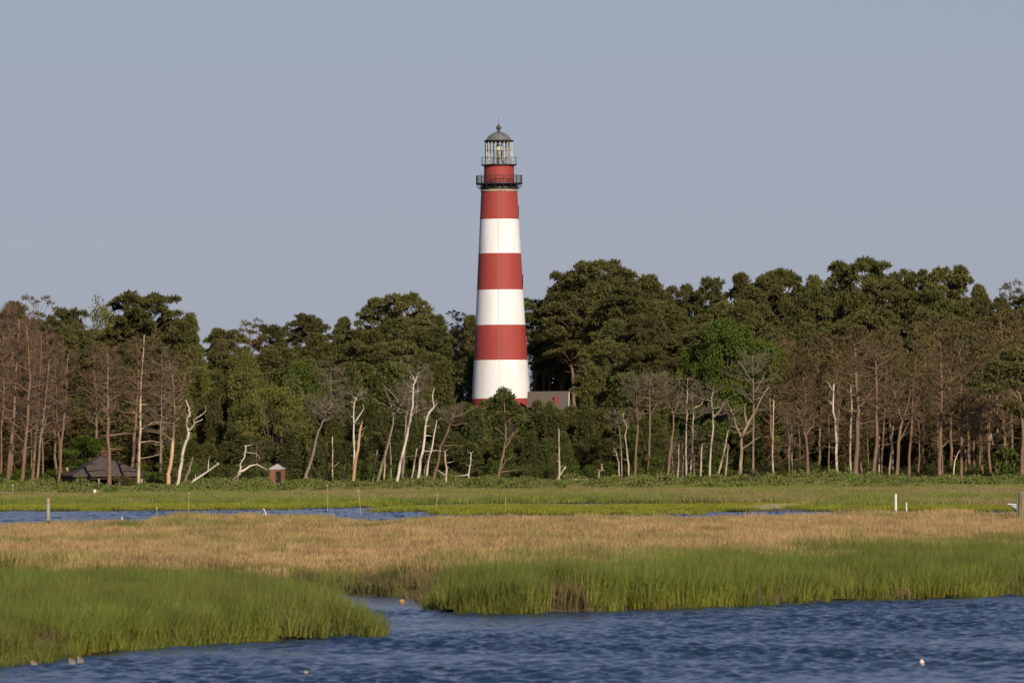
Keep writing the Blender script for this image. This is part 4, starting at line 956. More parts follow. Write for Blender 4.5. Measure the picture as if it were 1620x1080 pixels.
# right-hand stand
S('white trunk with ragged bark, leftmost of the right-hand stand', 652, [(1223, 766), (1222, 700), (1224, 634)], 1.9, CRM, top_r=.5)
S('pale ragged trunk right of the leftmost white one', 660, [(1253, 764), (1253, 720), (1253, 665)], 2.0, GRY, [], (8, .4, 1.6, 6, TW), top_r=.4)
Pn('brown trunk bending left with a lit stub, in the left part of the right-hand stand', 656, [(1277, 762), (1277, 700), (1270, 670), (1258, 640)], 3.0, BRK, [([(1277, 690), (1287, 672), (1290, 655)], 1.8), ([(1277, 678), (1275, 672), (1268, 690)], .9)], (16, .5, 2.4, 10, BRO))
S('brightest white trunk high in the right-hand stand, leaning left', 672, [(1325, 766), (1323, 715), (1322, 675), (1317, 640), (1319, 608)], 2.6, BL, [([(1317, 638), (1309, 632)], .9), ([(1319, 620), (1310, 605), (1305, 602)], .7)], top_r=.5)
S('straight slim white trunk left of the thickest brown trunk', 654, [(1345, 762), (1345, 700), (1347, 650), (1346, 610)], 2.0, WTH, [([(1346, 660), (1343, 690)], .8)], top_r=.6)
Pn('thickest brown trunk of the right-hand stand, with a long rising right limb', 650, [(1353, 767), (1356, 710), (1357, 650), (1354, 590), (1351, 545)], 4.8, BRK, [([(1357, 652), (1370, 630), (1384, 612)], 1.7), ([(1353, 585), (1345, 560)], 1.2), ([(1356, 640), (1345, 620)], 1.0)], (28, .4, 3.0, 10, BRO), top_r=.25)
Pn('straight brown trunk right of the thickest one', 656, [(1382, 762), (1386, 700), (1388, 640), (1386, 570), (1386, 550)], 4.2, BRK, (), (26, .45, 2.8, 10, BRO), top_r=.25)
S('slim white stem behind the straight brown trunk', 660, [(1391, 765), (1390, 720), (1391, 690)], 1.6, WTH, top_r=.5)
S('cream leaning stem crossing behind the curved brown trunk', 664, [(1405, 745), (1411, 690), (1414, 665)], 2.0, CRM, [([(1411, 672), (1414, 665)], .8)], top_r=.5)
Pn('curved brown trunk with crossing limbs in the middle of the right-hand stand', 654, [(1418, 760), (1421, 700), (1427, 665), (1418, 640), (1414, 615)], 3.6, BRK, [([(1422, 700), (1432, 680), (1440, 665)], 1.6), ([(1427, 668), (1436, 640), (1440, 615)], 1.8)], (18, .5, 2.4, 10, BRO))
Pn('twin-stemmed brown trunk right of the curved one', 658, [(1437, 763), (1440, 700), (1446, 650), (1456, 620)], 3.0, BRK, [([(1440, 700), (1443, 650), (1444, 605)], 2.0), ([(1424, 693), (1436, 684), (1442, 681)], 1.2)], (20, .5, 2.4, 10, BRO))
Pn('brown trunk with rust-coloured patches in the right-hand stand', 654, [(1486, 764), (1488, 710), (1490, 650), (1490, 600), (1490, 560)], 3.9, BRK, [([(1488, 705), (1500, 698), (1516, 695)], 1.4), ([(1490, 650), (1480, 632)], 1.2)], (26, .45, 2.8, 10, BRO))
S('pale leaning broken stem right of the rust-patched trunk', 652, [(1507, 762), (1511, 728), (1518, 712)], 1.8, CRM, top_r=.5)
Pn('slim brown trunk near the right end of the stand, left one', 656, [(1521, 766), (1522, 700), (1522, 640), (1520, 590)], 3.3, BRK, (), (22, .45, 2.4, 9, BRO))
Pn('slim brown trunk near the right end of the stand, middle one', 658, [(1576, 762), (1577, 700), (1577, 650), (1579, 600)], 3.2, BRK, (), (18, .5, 2.4, 9, BRO))
Pn('short brown trunk near the right end of the stand, between two taller ones', 660, [(1541, 762), (1541, 690), (1542, 650)], 2.6, BRK, (), (12, .4, 2.0, 8, BRO))
S('cream upside-down V of broken stems low in the right-hand stand', 662, [(1563, 700), (1568, 685), (1571, 702)], 1.3, CRM, top_r=.8, flat_base=False)
# a living pine cut by the right edge, and the small pine that stands before the tower
def needle_clumps(e, org, spots, mat, Y, seed, L=.5, w=.13, dens=46):
    r_ = np.random.default_rng(seed); C = []; D = []
    for (a, b, rx, ry) in spots:
        c = W(a, b, Y + r_.uniform(-1, 1)) - org; n = int(dens*(rx*ry)/60)+10
        dv = r_.normal(size=(n, 3)); dv /= np.linalg.norm(dv, axis=1)[:, None]
        k = Y/F; C.append(np.array(c) + dv*(r_.random(n)**.45)[:, None]*np.array([rx*k, rx*k, ry*k])); dv[:, 2] += .6; D.append(dv/np.linalg.norm(dv, axis=1)[:, None])
    V, T, cl = needle_tufts(r_, np.concatenate(C), np.concatenate(D), 6, L, w)
    link('crown', tri_mesh('crown', V, T, mat, {'rnd': cl}), e)
def lively(label, Y, trunk, rpx, wood, branches, spots, mat, seed, dens=46):
    e = snag('pine_tree', label, 'pine', Y, trunk, rpx, wood, branches)
    needle_clumps(e, e.location.copy(), spots, mat, Y, seed, dens=dens); return e
lively('small pine with open top standing right in front of the lighthouse base', 652, [(786, 771), (792, 735), (797, 712), (801, 690), (799, 660), (797, 632)], 3.0, BRK,
       [([(797, 715), (806, 698), (812, 682), (818, 664)], 1.6), ([(804, 700), (818, 682), (828, 664), (838, 648)], 1.2), ([(793, 742), (800, 728), (810, 722)], 1.5), ([(792, 752), (805, 745), (826, 742)], 1.2), ([(799, 668), (786, 655), (778, 645)], .9), ([(800, 685), (780, 672), (770, 662)], .8)],
       [(797, 622, 9, 7), (789, 628, 7, 5), (806, 630, 6, 6), (780, 638, 10, 6), (792, 645, 12, 8), (808, 642, 12, 8), (776, 652, 9, 7), (818, 652, 10, 8), (790, 658, 12, 7), (806, 660, 12, 7), (822, 664, 9, 6), (782, 668, 10, 6), (764, 640, 4, 4)], M['young'], 5, 52)
lively('living green pine with drooping boughs cut by the right edge of the photo', 646, [(1616, 768), (1617, 700), (1618, 640), (1612, 622), (1600, 612)], 4.0, BRK,
       [([(1617, 640), (1605, 624), (1590, 614), (1572, 606)], 2.0), ([(1617, 660), (1630, 640)], 1.6), ([(1617, 720), (1605, 712)], .8)],
       [(1560, 598, 20, 8), (1585, 590, 24, 8), (1610, 582, 22, 9), (1595, 606, 20, 7), (1570, 616, 18, 6), (1600, 640, 16, 8), (1615, 650, 18, 7), (1625, 565, 24, 9), (1600, 560, 18, 8), (1590, 575, 22, 7), (1640, 590, 22, 9), (1575, 580, 18, 7), (1650, 620, 22, 9), (1540, 606, 12, 5)], M['pine'], 6, 44)
lively('small leafy pine sapling at the foot of the trunks near the right edge', 648, [(1590, 765), (1592, 740), (1592, 715)], 1.2, BRK, [], [(1592, 714, 9, 5), (1583, 724, 10, 5), (1600, 726, 9, 5), (1590, 738, 12, 6), (1600, 748, 8, 5)], M['leaf'], 8)
snag('bare_tree', 'bare-limbed forked tree close behind the right side of the tower', 'tree', 930, [(846, 640), (845, 610), (848, 595), (843, 580), (836, 565)], 2.6, GRY, [([(848, 595), (853, 585), (856, 575), (852, 555), (846, 540)], 1.8), ([(848, 606), (856, 610)], 1.0), ([(843, 580), (850, 570), (858, 550)], 1.2)], (12, .5, 3.0, 8, M['leaf']))
# grey brush in the bleached thicket
for bx_, by_, lab in ((1078, 690, 'grey twiggy dead bush at the left foot of the bleached thicket'), (1098, 672, 'grey twiggy dead bush in the middle of the bleached thicket'), (1066, 700, 'low grey dead bush beside the wide bare crown trunk')):
    tree('deadgrey', bx_, by_, 660, 50, lab)
tree('deadgrey', 252, 560, 690, 60, 'grey leafless tree rising behind the tall orange-stripped pine')
tree('deadgrey', 520, 575, 700, 70, 'grey leafless crown high behind the thick leaning trunk above the hut')
tree('deadgrey', 655, 570, 700, 60, 'grey leafless crown behind the longest white snag')
tree('deadgrey', 545, 735, 655, 24, 'small leafless grey sapling left of the orange-brown trunk')
tree('deadgrey', 408, 700, 668, 36, 'small grey leafless tree above the crooked silver snag')

# ------------------------------------------------------------------ lighthouse
K = LHY / F
def zr(y): return CAMH + (HZ - y) * K
LZ = TZ(LHX, LHY)
def lighthouse():
    m, t, out = newmat('tower_white'); finish(t, out, mix(t, noise_fac(t, .6, 5, .3, .75, stretch=(1, 1, .25)), (0.85, 0.85, 0.83), (0.72, 0.70, 0.64)), .6, .25, bump=(noise_fac(t, 4, 4, stretch=(1, 1, 3)), .15, .03)); white = m
    m, t, out = newmat('tower_red'); finish(t, out, mix(t, noise_fac(t, .5, 5, .3, .75, stretch=(1, 1, .3)), (0.355, 0.062, 0.050), (0.30, 0.052, 0.042)), .6, .25, bump=(noise_fac(t, 4, 4, stretch=(1, 1, 3)), .15, .03)); red = m
    black = simple('gallery_black_iron', (0.022, 0.02, 0.022), (0.04, 0.03, 0.028), 2, .5, .4)
    trimm = simple('cream_trim', (0.55, 0.47, 0.36), (0.35, 0.27, 0.2), 2, .7)
    grey = simple('dome_grey_metal', (0.17, 0.172, 0.175), (0.12, 0.122, 0.125), 1.2, .5, .4)
    white_iron = simple('white_iron', (0.62, 0.63, 0.62), (0.42, 0.42, 0.38), 2, .6)
    dark = simple('window_dark', (0.02, 0.02, 0.025), (0.03, 0.03, 0.035), 2, .3, .5)
    root = empty('lighthouse', (LHX, LHY, LZ)); z = lambda y: zr(y) - LZ
    tag(root, 'tall red and white banded lighthouse rising above the trees', 'lighthouse')
    # tower
    prof = []; bands = []
    rows = [(zr(630)+LZ*0-LZ+0, None)]
    yb = [(HZ - (LZ - .6 - CAMH) / K, 1), (630, 0), (569.5, 1), (514, 0), (458.5, 1), (401, 0), (347, 1), (303, None)]
    def rad(y): return K * (28.6 + (y - 303) * (45.6 - 28.6) / (633 - 303) + .6 * ((y-303)/330)**4)
    for i in range(len(yb) - 1):
        y0, c = yb[i]; y1 = yb[i+1][0]
        for j in range(3):
            y = y0 + (y1 - y0) * j / 3; prof.append((rad(y), z(y))); bands.append(c)
    prof.append((rad(303), z(303)))
    tb = MB(); tb.lathe(prof, n=96, bands=bands, cap=False); o = tb.build('tower', [white, red], root, smooth=True)
    # windows: recessed dark slots with frames on the right flank
    for (yc, hh) in ((333, 14), (443, 16), (540, 16)):
        w = MB(); a = R(-13 if yc < 500 else 14); rr = rad(yc)
        w.box((math.cos(a)*(rr-.12), math.sin(a)*(rr-.12), z(yc)), (.34, .8, hh*K), a)
        wo_ = w.build('window', dark, root)
        f = MB()
        for s_ in (-1, 1): f.box((math.cos(a)*(rr-.13)-math.sin(a)*.45*s_, math.sin(a)*(rr-.13)+math.cos(a)*.45*s_, z(yc)), (.36, .08, hh*K+.1), a)
        f.box((math.cos(a)*(rr-.1), math.sin(a)*(rr-.1), z(yc)-hh*K/2-.1), (.34, 1.0, .12), a)
        f.build('window_frame', red, wo_)
    cab = MB(); a = R(-90 - 3.5)
    cab.tube([(math.cos(a)*(rad(y)+.03), math.sin(a)*(rad(y)+.03), z(y)) for y in (640, 569, 514, 458, 401, 347, 304)], .018, 5)
    cab.build('lightning_cable', simple('cable_grey', (.33, .32, .30)), root)
    tr = MB(); tr.lathe([(rad(303)*.995, z(303.2)), (rad(303)+.12, z(303)), (rad(303)+.14, z(301.6)), (rad(303)-.02, z(300.2))], n=72, cap=False); tr.build('cornice', trimm, root, smooth=False)
    cb = MB(); cb.lathe([(rad(303)-.05, z(300.4)), (rad(303)-.05, z(293)), (rad(303)+.35, z(291.6))], n=72, cap=False); cb.build('corbel_band', black, root)
    dk = MB(); dk.lathe([(37.0*K-.15, z(291.8)), (37.0*K, z(291.6)), (37.0*K, z(290)), (22*K, z(289.8))], n=72); dk.build('gallery_deck', black, root)
    bk = MB(); nb = 16
    for k_ in range(nb):
        a = 2*PI*(k_+.5)/nb; r1 = rad(303)-.05; r2 = 35.5*K
        arc = [(r1 + (r2-r1)*math.sin(f*PI/2)*1.0, z(299) + (z(292)-z(299))*(1-math.cos(f*PI/2))) for f in (0, .25, .5, .75, 1)]
        bk.tube([(math.cos(a)*q, math.sin(a)*q, h) for q, h in arc], .055, 5)
        bk.tube([(math.cos(a)*(r1+.1), math.sin(a)*(r1+.1), z(298)), (math.cos(a)*r2*.93, math.sin(a)*r2*.93, z(292.2))], .035, 4)
    bk.build('gallery_brackets', black, root)
    def railing(rp, y0, y1, nposts, nbars, matl, nm, rt_=.03):
        rl = MB(); r_ = rp*K
        for k_ in range(nposts):
            a = 2*PI*k_/nposts; rl.tube([(math.cos(a)*r_, math.sin(a)*r_, z(y0)), (math.cos(a)*r_, math.sin(a)*r_, z(y1)+.05)], rt_*1.25, 5)
        for k_ in range(nbars):
            a = 2*PI*(k_+.5)/nbars; rl.tube([(math.cos(a)*r_, math.sin(a)*r_, z(y0)), (math.cos(a)*r_, math.sin(a)*r_, z(y1))], .02, 3)
        for f in (1, .5, .12):
            h = z(y0)+(z(y1)-z(y0))*f; ring = [(math.cos(2*PI*q/64)*r_, math.sin(2*PI*q/64)*r_, h) for q in range(65)]
            rl.tube(ring, rt_ if f == 1 else rt_*.6, 5, cap=False)
        rl.build(nm, matl, root)
    railing(36.2, 290, 278, 18, 108, black, 'gallery_railing', .035)
    wr = MB(); wr.lathe([(23.8*K, z(290.5)), (23.8*K, z(264)), (24.2*K, z(263.4)), (24.2*K, z(262))], n=64); wr.build('watch_room', red, root, smooth=False)
    ud = MB(); ud.lathe([(24.4*K, z(262.6)), (28.4*K, z(261.6)), (28.4*K, z(260.6)), (18*K, z(260.4))], n=64); ud.build('upper_deck', black, root)
    railing(28.0, 260.6, 249.4, 16, 0, simple('grey_rail', (.12, .11, .11)), 'upper_railing', .025)
    # lantern room
    gl, t, out = newmat('lantern_glass')
    p = t.nodes.new('ShaderNodeBsdfPrincipled'); p.inputs['Base Color'].default_value = (.93, .98, .95, 1); p.inputs['Roughness'].default_value = .05; p.inputs['Transmission Weight'].default_value = 1; p.inputs['IOR'].default_value = 1.05
    tp = t.nodes.new('ShaderNodeBsdfTransparent'); tp.inputs[0].default_value = (.93, .97, .93, 1)
    ms = t.nodes.new('ShaderNodeMixShader'); ms.inputs[0].default_value = .18
    t.links.new(tp.outputs[0], ms.inputs[1]); t.links.new(p.outputs[0], ms.inputs[2]); t.links.new(ms.outputs[0], out.inputs[0])
    g_ = MB(); g_.lathe([(20.6*K, z(260)), (20.6*K, z(225))], n=16, cap=False); g_.build('lantern_glass', gl, root)
    mu = MB()
    for k_ in range(20):
        a = 2*PI*(k_+.3)/20; mu.box((math.cos(a)*21*K, math.sin(a)*21*K, (z(260.3)+z(225))/2), (.16, .085, z(225)-z(260.3)), a)
    mu.build('lantern_posts', white_iron, root)
    mr_ = MB()
    for y in (237.5, 248.5):
        mr_.tube([(math.cos(2*PI*q/32)*21.2*K, math.sin(2*PI*q/32)*21.2*K, z(y)) for q in range(33)], .05, 5, cap=False)
    mr_.build('lantern_ring', trimm, root)
    ln = MB()
    ln.lathe([(2.2*K, z(259)), (2.2*K, z(252)), (5*K, z(250)), (6.5*K, z(246)), (6.2*K, z(241)), (4*K, z(239))], n=20)
    ln.build('beacon_pedestal', simple('lens_bronze', (.30, .26, .18), (.16, .13, .09), 2, .35, .5, .4), root)
    le = MB(); le.lathe([(3*K, z(239)), (5.2*K, z(237)), (5.6*K, z(233)), (5*K, z(229.5)), (2.5*K, z(228))], n=20)
    lm, t, out = newmat('beacon_lens'); finish(t, out, (.85, .8, .62), .12, .8); le.build('beacon_lens', lm, root, smooth=True)
    cf = MB()
    cf.tube([(.9*math.cos(a), .9*math.sin(a)-.3, z(260)) if q == 0 else (.2*math.cos(a), .2*math.sin(a), z(250)) for a in (0,) for q in (0, 1)], .05, 5)
    for a in (1, 2.1, 3.3, 4.4, 5.5): cf.tube([(1.2*math.cos(a), 1.2*math.sin(a), z(260)), (.25*math.cos(a), .25*math.sin(a), z(248))], .045, 5)
    cf.build('beacon_legs', black, root)
    lf = MB(); lf.lathe([(19*K, z(260.2)), (19*K, z(259.6))], n=24); lf.build('lantern_floor', black, root)
    ev = MB(); ev.lathe([(20.5*K, z(225.6)), (22.3*K, z(224.6)), (24.0*K, z(222.6)), (23*K, z(222.2)), (19*K, z(222))], n=48); ev.build('roof_eave', black, root)
    dm = MB(); dm.lathe([(20.0*K, z(222.3)), (18.6*K, z(219.5)), (16*K, z(216)), (12.4*K, z(212.8)), (8*K, z(210.6)), (4*K, z(209.4)), (2.4*K, z(208.6))], n=24); dome = dm.build('dome', grey, root)
    ri = MB()
    for k_ in range(12):
        a = 2*PI*k_/12; ri.tube([(math.cos(a)*q*K*1.01, math.sin(a)*q*K*1.01, z(y)+.02) for q, y in ((20, 222.3), (18.6, 219.5), (16, 216), (12.4, 212.8), (8, 210.6), (4, 209.4))], .03, 4)
    ri.build('dome_rib', grey, dome)
    bl = MB(); bl.lathe([(2.6*K, z(209)), (3.2*K, z(208)), (2.2*K, z(207)), (2.2*K, z(205.4)), (3.4*K, z(204.6)), (4.1*K, z(202.6)), (4.0*K, z(201)), (2.9*K, z(199)), (1.0*K, z(197.8)), (.5*K, z(196)), (.3*K, z(194))], n=20)
    bl.build('ventilator_ball', simple('ball_brown', (.10, .075, .07), (.07, .06, .06), 3, .5), root, smooth=True)
    rd = MB(); rd.tube([(0, 0, z(195)), (0, 0, z(184))], [.035, .012], 5); rd.build('lightning_rod', black, root)
lighthouse()

# grey-roofed house right of the tower
def house():
    Y = 893; k = Y/F
    roofm, t, out = newmat('house_shingles')
    w_ = t.nodes.new('ShaderNodeTexBrick'); w_.inputs['Scale'].default_value = 3.0; w_.inputs['Color1'].default_value = (.135, .106, .082, 1); w_.inputs['Color2'].default_value = (.10, .08, .064, 1); w_.inputs['Mortar'].default_value = (.09, .08, .07, 1)
    tc = t.nodes.new('ShaderNodeTexCoord'); t.links.new(tc.outputs['Object'], w_.inputs['Vector']); finish(t, out, w_.outputs[0], .85, .1)
    wall = simple('house_cream_wall', (.66, .62, .50), (.55, .50, .40), 1, .8)
    redm = simple('red_chimney_brick', (.34, .045, .04), (.26, .04, .035), 3, .8)
    L = W(838, 640, Y); Rr = W(897, 620, Y); z0 = TZ(Rr.x, Y)
    cx = (L.x+Rr.x)/2; half = (Rr.x-L.x)/2; ridge = Rr.z - z0; eave = W(905, 659, Y).z - z0
    root = empty('grey_roofed_house', (cx, Y, z0)); tag(root, 'small house with brown-grey roof beside the right foot of the lighthouse', 'house')
    D = 2.9; a = 0.30
    root.rotation_euler[2] = -a * .3
    wl = MB()
    vs = [(-half, -D, 0), (half, -D, 0), (half, D, 0), (-half, D, 0), (-half, -D, eave), (half, -D, eave), (half, D, eave), (-half, D, eave), (-half, 0, ridge-.12), (half, 0, ridge-.12)]
    wl.add(vs, [(0, 1, 5, 4), (2, 3, 7, 6), (1, 2, 6, 9, 5), (3, 0, 4, 8, 7)]); wl.build('wall', wall, root)
    rf = MB(); o_ = .3; sl_ = (ridge-eave)/D
    for s_ in (-1, 1):
        e1 = (D+o_); ez = ridge - sl_*e1
        rf.add([(-half-o_, 0, ridge), (half+o_, 0, ridge), (half+o_, s_*e1, ez), (-half-o_, s_*e1, ez), (-half-o_, 0, ridge+.14), (half+o_, 0, ridge+.14), (half+o_, s_*e1, ez+.14), (-half-o_, s_*e1, ez+.14)],
               [(0, 1, 2, 3), (4, 7, 6, 5), (3, 2, 6, 7), (0, 3, 7, 4), (1, 5, 6, 2)])
    roof = rf.build('roof', roofm, root)
    tm = MB()
    for s_ in (-1, 1):
        tm.add([(half+o_+.01, 0, ridge+.12), (half+o_+.01, s_*(D+o_), ridge-sl_*(D+o_)+.1), (half+o_+.01, s_*(D+o_), ridge-sl_*(D+o_)-.16), (half+o_+.01, 0, ridge-.2),
                (half+o_+.07, 0, ridge+.12), (half+o_+.07, s_*(D+o_), ridge-sl_*(D+o_)+.1), (half+o_+.07, s_*(D+o_), ridge-sl_*(D+o_)-.16), (half+o_+.07, 0, ridge-.2)], [(0, 1, 2, 3), (4, 7, 6, 5), (0, 4, 5, 1), (3, 2, 6, 7), (1, 5, 6, 2)])
    tm.build('gable_trim', simple('white_trim', (.78, .76, .70)), root)
    ch = MB(); cxx = W(881, 640, Y).x - cx
    ch.box((cxx, -1.2, ridge-1.45), (.5, .6, 1.4)); ch.box((cxx, -1.2, ridge-.72), (.6, .7, .12)); ch.build('chimney', redm, roof)
    win = MB(); win.box((half+.04, 0, ridge-2.2), (.1, .8, 1.0)); win.build('window', simple('dark_pane', (.03, .03, .04)), root)
    # low cream annex to the right
    q = W(905, 650, Y-1); an = empty('cream_shed', (q.x, Y+1.0, TZ(q.x, Y+1))); tag(an, 'small cream shed peeking out at the right end of the grey-roofed house', 'shed')
    h_ = q.z + .8 - an.location.z
    b = MB(); b.box((0, 0, h_/2-.2), (1.1, 2.2, h_-.4)); b.build('wall', wall, an)
    b = MB(); b.add([(-.7, -1.3, h_-.4), (.7, -1.3, h_-.4), (.7, 1.3, h_-.4), (-.7, 1.3, h_-.4), (-.7, 0, h_+.1), (.7, 0, h_+.1)], [(0, 1, 5, 4), (2, 3, 4, 5), (0, 4, 3), (1, 2, 5), (0, 3, 2, 1)]); b.build('roof', roofm, an)
house()

# ------------------------------------------------------------------ pavilion
def pavilion():
    Y = 664; k = Y/F; c = W(164, 765, Y); z0 = TZ(c.x, Y)
    roofm = simple('pavilion_shingles', (.115, .088, .074), (.085, .068, .058), 2.2, .9, .1, stretch=(1, 1, 4), bump=(.6, .05))
    post = simple('pale_post', (.42, .35, .27), (.32, .26, .2), 3, .8); dark = simple('pavilion_wood', (.16, .085, .055), (.11, .06, .042), 2, .8)
    root = empty('pavilion', (c.x, Y, z0), R(14)); tag(root, 'open picnic pavilion with brown pyramid roof under the left-hand trees', 'pavilion')
    hw = 4.2; ez = W(166, 751, Y).z - z0; tz = W(164, 722, Y).z - z0
    rf = MB(); t_ = .8; th = .16
    for s_ in range(4):
        a = s_*PI/2; Rm = Matrix.Rotation(a, 3, 'Z')
        q = [Vector(v) for v in ((-hw, -hw, ez), (hw, -hw, ez), (t_*.5, -t_*.5, tz), (-t_*.5, -t_*.5, tz), (-hw, -hw, ez-th), (hw, -hw, ez-th), (t_*.5, -t_*.5, tz-th), (-t_*.5, -t_*.5, tz-th))]
        rf.add([Rm @ v for v in q], [(0, 1, 2, 3), (4, 7, 6, 5), (0, 4, 5, 1)])
    roof = rf.build('roof', roofm, root)
    cu = MB(); cu.box((0, 0, tz+.18), (.75, .75, .5)); s = .55
    cu.add([(-s, -s, tz+.43), (s, -s, tz+.43), (s, s, tz+.43), (-s, s, tz+.43), (0, 0, tz+.85)], [(0, 1, 4), (1, 2, 4), (2, 3, 4), (3, 0, 4), (0, 3, 2, 1)]); cu.tube([(0, 0, tz+.8), (0, 0, tz+1.15)], .03, 5)
    cu.build('cupola', dark, roof)
    bm_ = MB()
    for s_ in range(4):
        a = s_*PI/2; bm_.box((math.cos(a)*(hw-.55), math.sin(a)*(hw-.55), ez-.30), (.16, 2*hw-1.26, .26), a)
    bm_.build('beam', dark, root)
    for ix in (-1, -.33, .33, 1):
        for iy in (-1, 1):
            p_ = MB(); p_.box((ix*(hw-.55), iy*(hw-.55), (ez-.43)/2), (.2, .2, ez-.43)); p_.build('post', post, root)
    for iy in (-.33, .33):
        for ix in (-1, 1):
            p_ = MB(); p_.box((ix*(hw-.55), iy*(hw-.55), (ez-.43)/2), (.2, .2, ez-.43)); p_.build('post', post, root)
    sl_ = MB(); sl_.box((0, 0, .06), (2*hw-.4, 2*hw-.4, .16)); sl_.build('floor_slab', simple('pavilion_floor', (.2, .17, .14)), root)
    wl = MB(); wl.box((0.6, hw-1.6, ez*.42), (5.2, .12, ez*.72)); wl.build('back_panel', dark, root)
    e = empty('picnic_table', (c.x-1.0, Y-1.2, z0+.14), R(20)); tag(e, 'dark picnic table in the shade of the pavilion', 'picnic table')
    b = MB(); b.box((0, 0, .74), (1.8, .75, .05)); b.build('table_top', dark, e)
    for s in (-1, 1):
        b = MB(); b.box((0, s*.7, .44), (1.8, .28, .05)); b.build('bench_seat', dark, e)
        b = MB(); b.tube([(s*.65, -.7, .02), (s*.65, -.25, .72)], .05, 4); b.tube([(s*.65, .7, .02), (s*.65, .25, .72)], .05, 4); b.tube([(s*.65, -.72, .40), (s*.65, .72, .40)], .04, 4); b.build('leg_frame', dark, e)
    # brick chimney stub/grill standing at the left corner
    q = W(107, 760, Y+3); z1 = TZ(q.x, q.y); h = W(107, 740.5, Y+3).z - z1
    g_ = empty('brick_pier', (q.x, q.y, z1)); tag(g_, 'pale brick pier showing above the left corner of the pavilion roof', 'brick pier')
    b = MB(); b.box((0, 0, h/2), (.34, .34, h)); b.build('shaft', simple('pale_brick', (.45, .30, .20), (.5, .4, .3), 4, .8), g_); b = MB(); b.box((0, 0, h+.04), (.42, .42, .08)); b.build('cap', post, g_)
pavilion()

# ------------------------------------------------------------------ toilet hut
def hut():
    Y = 648; c = W(439, 767, Y); z0 = TZ(c.x, Y); k = Y/F
    root = empty('toilet_hut', (c.x, Y, z0), R(-16)); tag(root, 'small orange-brown toilet hut with pale pyramid roof and black vent pipe', 'hut')
    wood = simple('hut_brown_siding', (.27, .130, .066), (.20, .10, .054), 3, .8, stretch=(6, 6, .4)); pale = simple('hut_roof_pale', (.48, .44, .42), (.38, .35, .34), 2, .6)
    dark = simple('hut_black', (.02, .02, .022)); w = .66; h = W(439, 742, Y).z - z0 + .0; top = W(439, 733, Y).z - z0
    b = MB(); b.box((0, 0, h/2-.1), (2*w, 2*w, h+.2)); b.build('wall', wood, root)
    b = MB(); o = .07
    b.add([(-w-o, -w-o, h), (w+o, -w-o, h), (w+o, w+o, h), (-w-o, w+o, h), (-w-o, -w-o, h+.09), (w+o, -w-o, h+.09), (w+o, w+o, h+.09), (-w-o, w+o, h+.09), (0, 0, top)],
          [(0, 3, 2, 1), (0, 1, 5, 4), (1, 2, 6, 5), (2, 3, 7, 6), (3, 0, 4, 7), (4, 5, 8), (5, 6, 8), (6, 7, 8), (7, 4, 8)]); b.build('roof', pale, root)
    d_ = MB(); d_.box((.36, -w-.02, h*.46), (.52, .06, h*.86)); door = d_.build('door', dark, root)
    d_ = MB(); d_.tube([(.14, -w-.09, h*.45), (.14, -w-.09, h*.55)], .02, 5); d_.build('handle', pale, door)
    t_ = MB()
    for x_ in (-w, w, .03): t_.box((x_, -w-.02, h/2-.05), (.07, .055, h-.02))
    t_.build('corner_trim', simple('hut_trim', (.20, .085, .045)), root)
    for i, xx in enumerate((.36, .54)):
        v = MB(); v.tube([(xx, .3, h*.6), (xx, .3, W(446, 725, Y).z - z0)], .085, 8); v.build('vent_pipe', dark, root)
hut()

# ------------------------------------------------------------------ posts, stakes, buoys, boat, bird, logs
white_p = simple('white_pvc', (.78, .76, .72), (.66, .63, .57), 4, .5); algae = simple('post_green_grey', (.32, .33, .24), (.22, .22, .15), 3, .9, stretch=(1, 1, .4))
weath = simple('weathered_post', (.24, .19, .11), (.15, .12, .07), 3, .9, stretch=(2, 2, .4)); orange = simple('orange_mark', (.65, .16, .06)); darkw = simple('wet_dark', (.03, .028, .02))
def post(name, label, cat, px, ytop, ybase, Y, wpx, mat, extra=None, lean=0.0, below=.3, sides=10, group=None):
    k = Y/F; a = W(px, ytop, Y); x = a.x; z0 = max(TZ(x, Y), 0.0)
    e = empty(name, (x, Y, z0)); h = a.z - z0
    b = MB(); n = 7; r_ = wpx*k/2
    b.tube([(-lean*h*(1-i/n), 0, -below + (h+below)*i/n) for i in range(n+1)], [r_*(1.04-.04*i/n) for i in range(n+1)], sides, rough=.04, rng=rs)
    b.build('shaft', mat, e)
    if extra: extra(e, h, r_, b)
    tag(e, label, cat, group); return e
def ex_piling(e, h, r, b):
    q = MB(); q.tube([(0, 0, -.3), (0, 0, .16)], r*1.06, 10); q.build('waterline_stain', darkw, e)
    q = MB(); q.box((r*.15, -r-.01, h-.22), (r*1.0, .03, .12)); q.build('orange_marker', orange, e)
    q = MB(); q.tube([(0, 0, h-.01), (0, 0, h+.05)], [r*1.03, r*.8], 10); q.build('cap', weath, e)
post('wooden_piling', 'grey-green wooden piling with orange mark standing in the far channel at left', 'piling', 76, 788, 821, 360, 6.2, algae, ex_piling)
def ex_cap(e, h, r, b):
    q = MB(); q.tube([(0, 0, h-.005), (0, 0, h+.04)], [r*1.15, r*1.0], 10); q.build('cap', white_p, e)
post('marker_pipe', 'tall white marker pipe standing in the tan grass at right', 'marker pipe', 1417, 782, 812, 372, 3.8, white_p, ex_cap)
post('marker_pipe', 'short thin white marker pipe just right of the tall one', 'marker pipe', 1434, 795.5, 812, 374, 2.2, white_p, ex_cap)
post('marker_pipe', 'small white stake in the tan grass right of the piling', 'stake', 193, 819, 832, 312, 2.6, white_p, ex_cap)
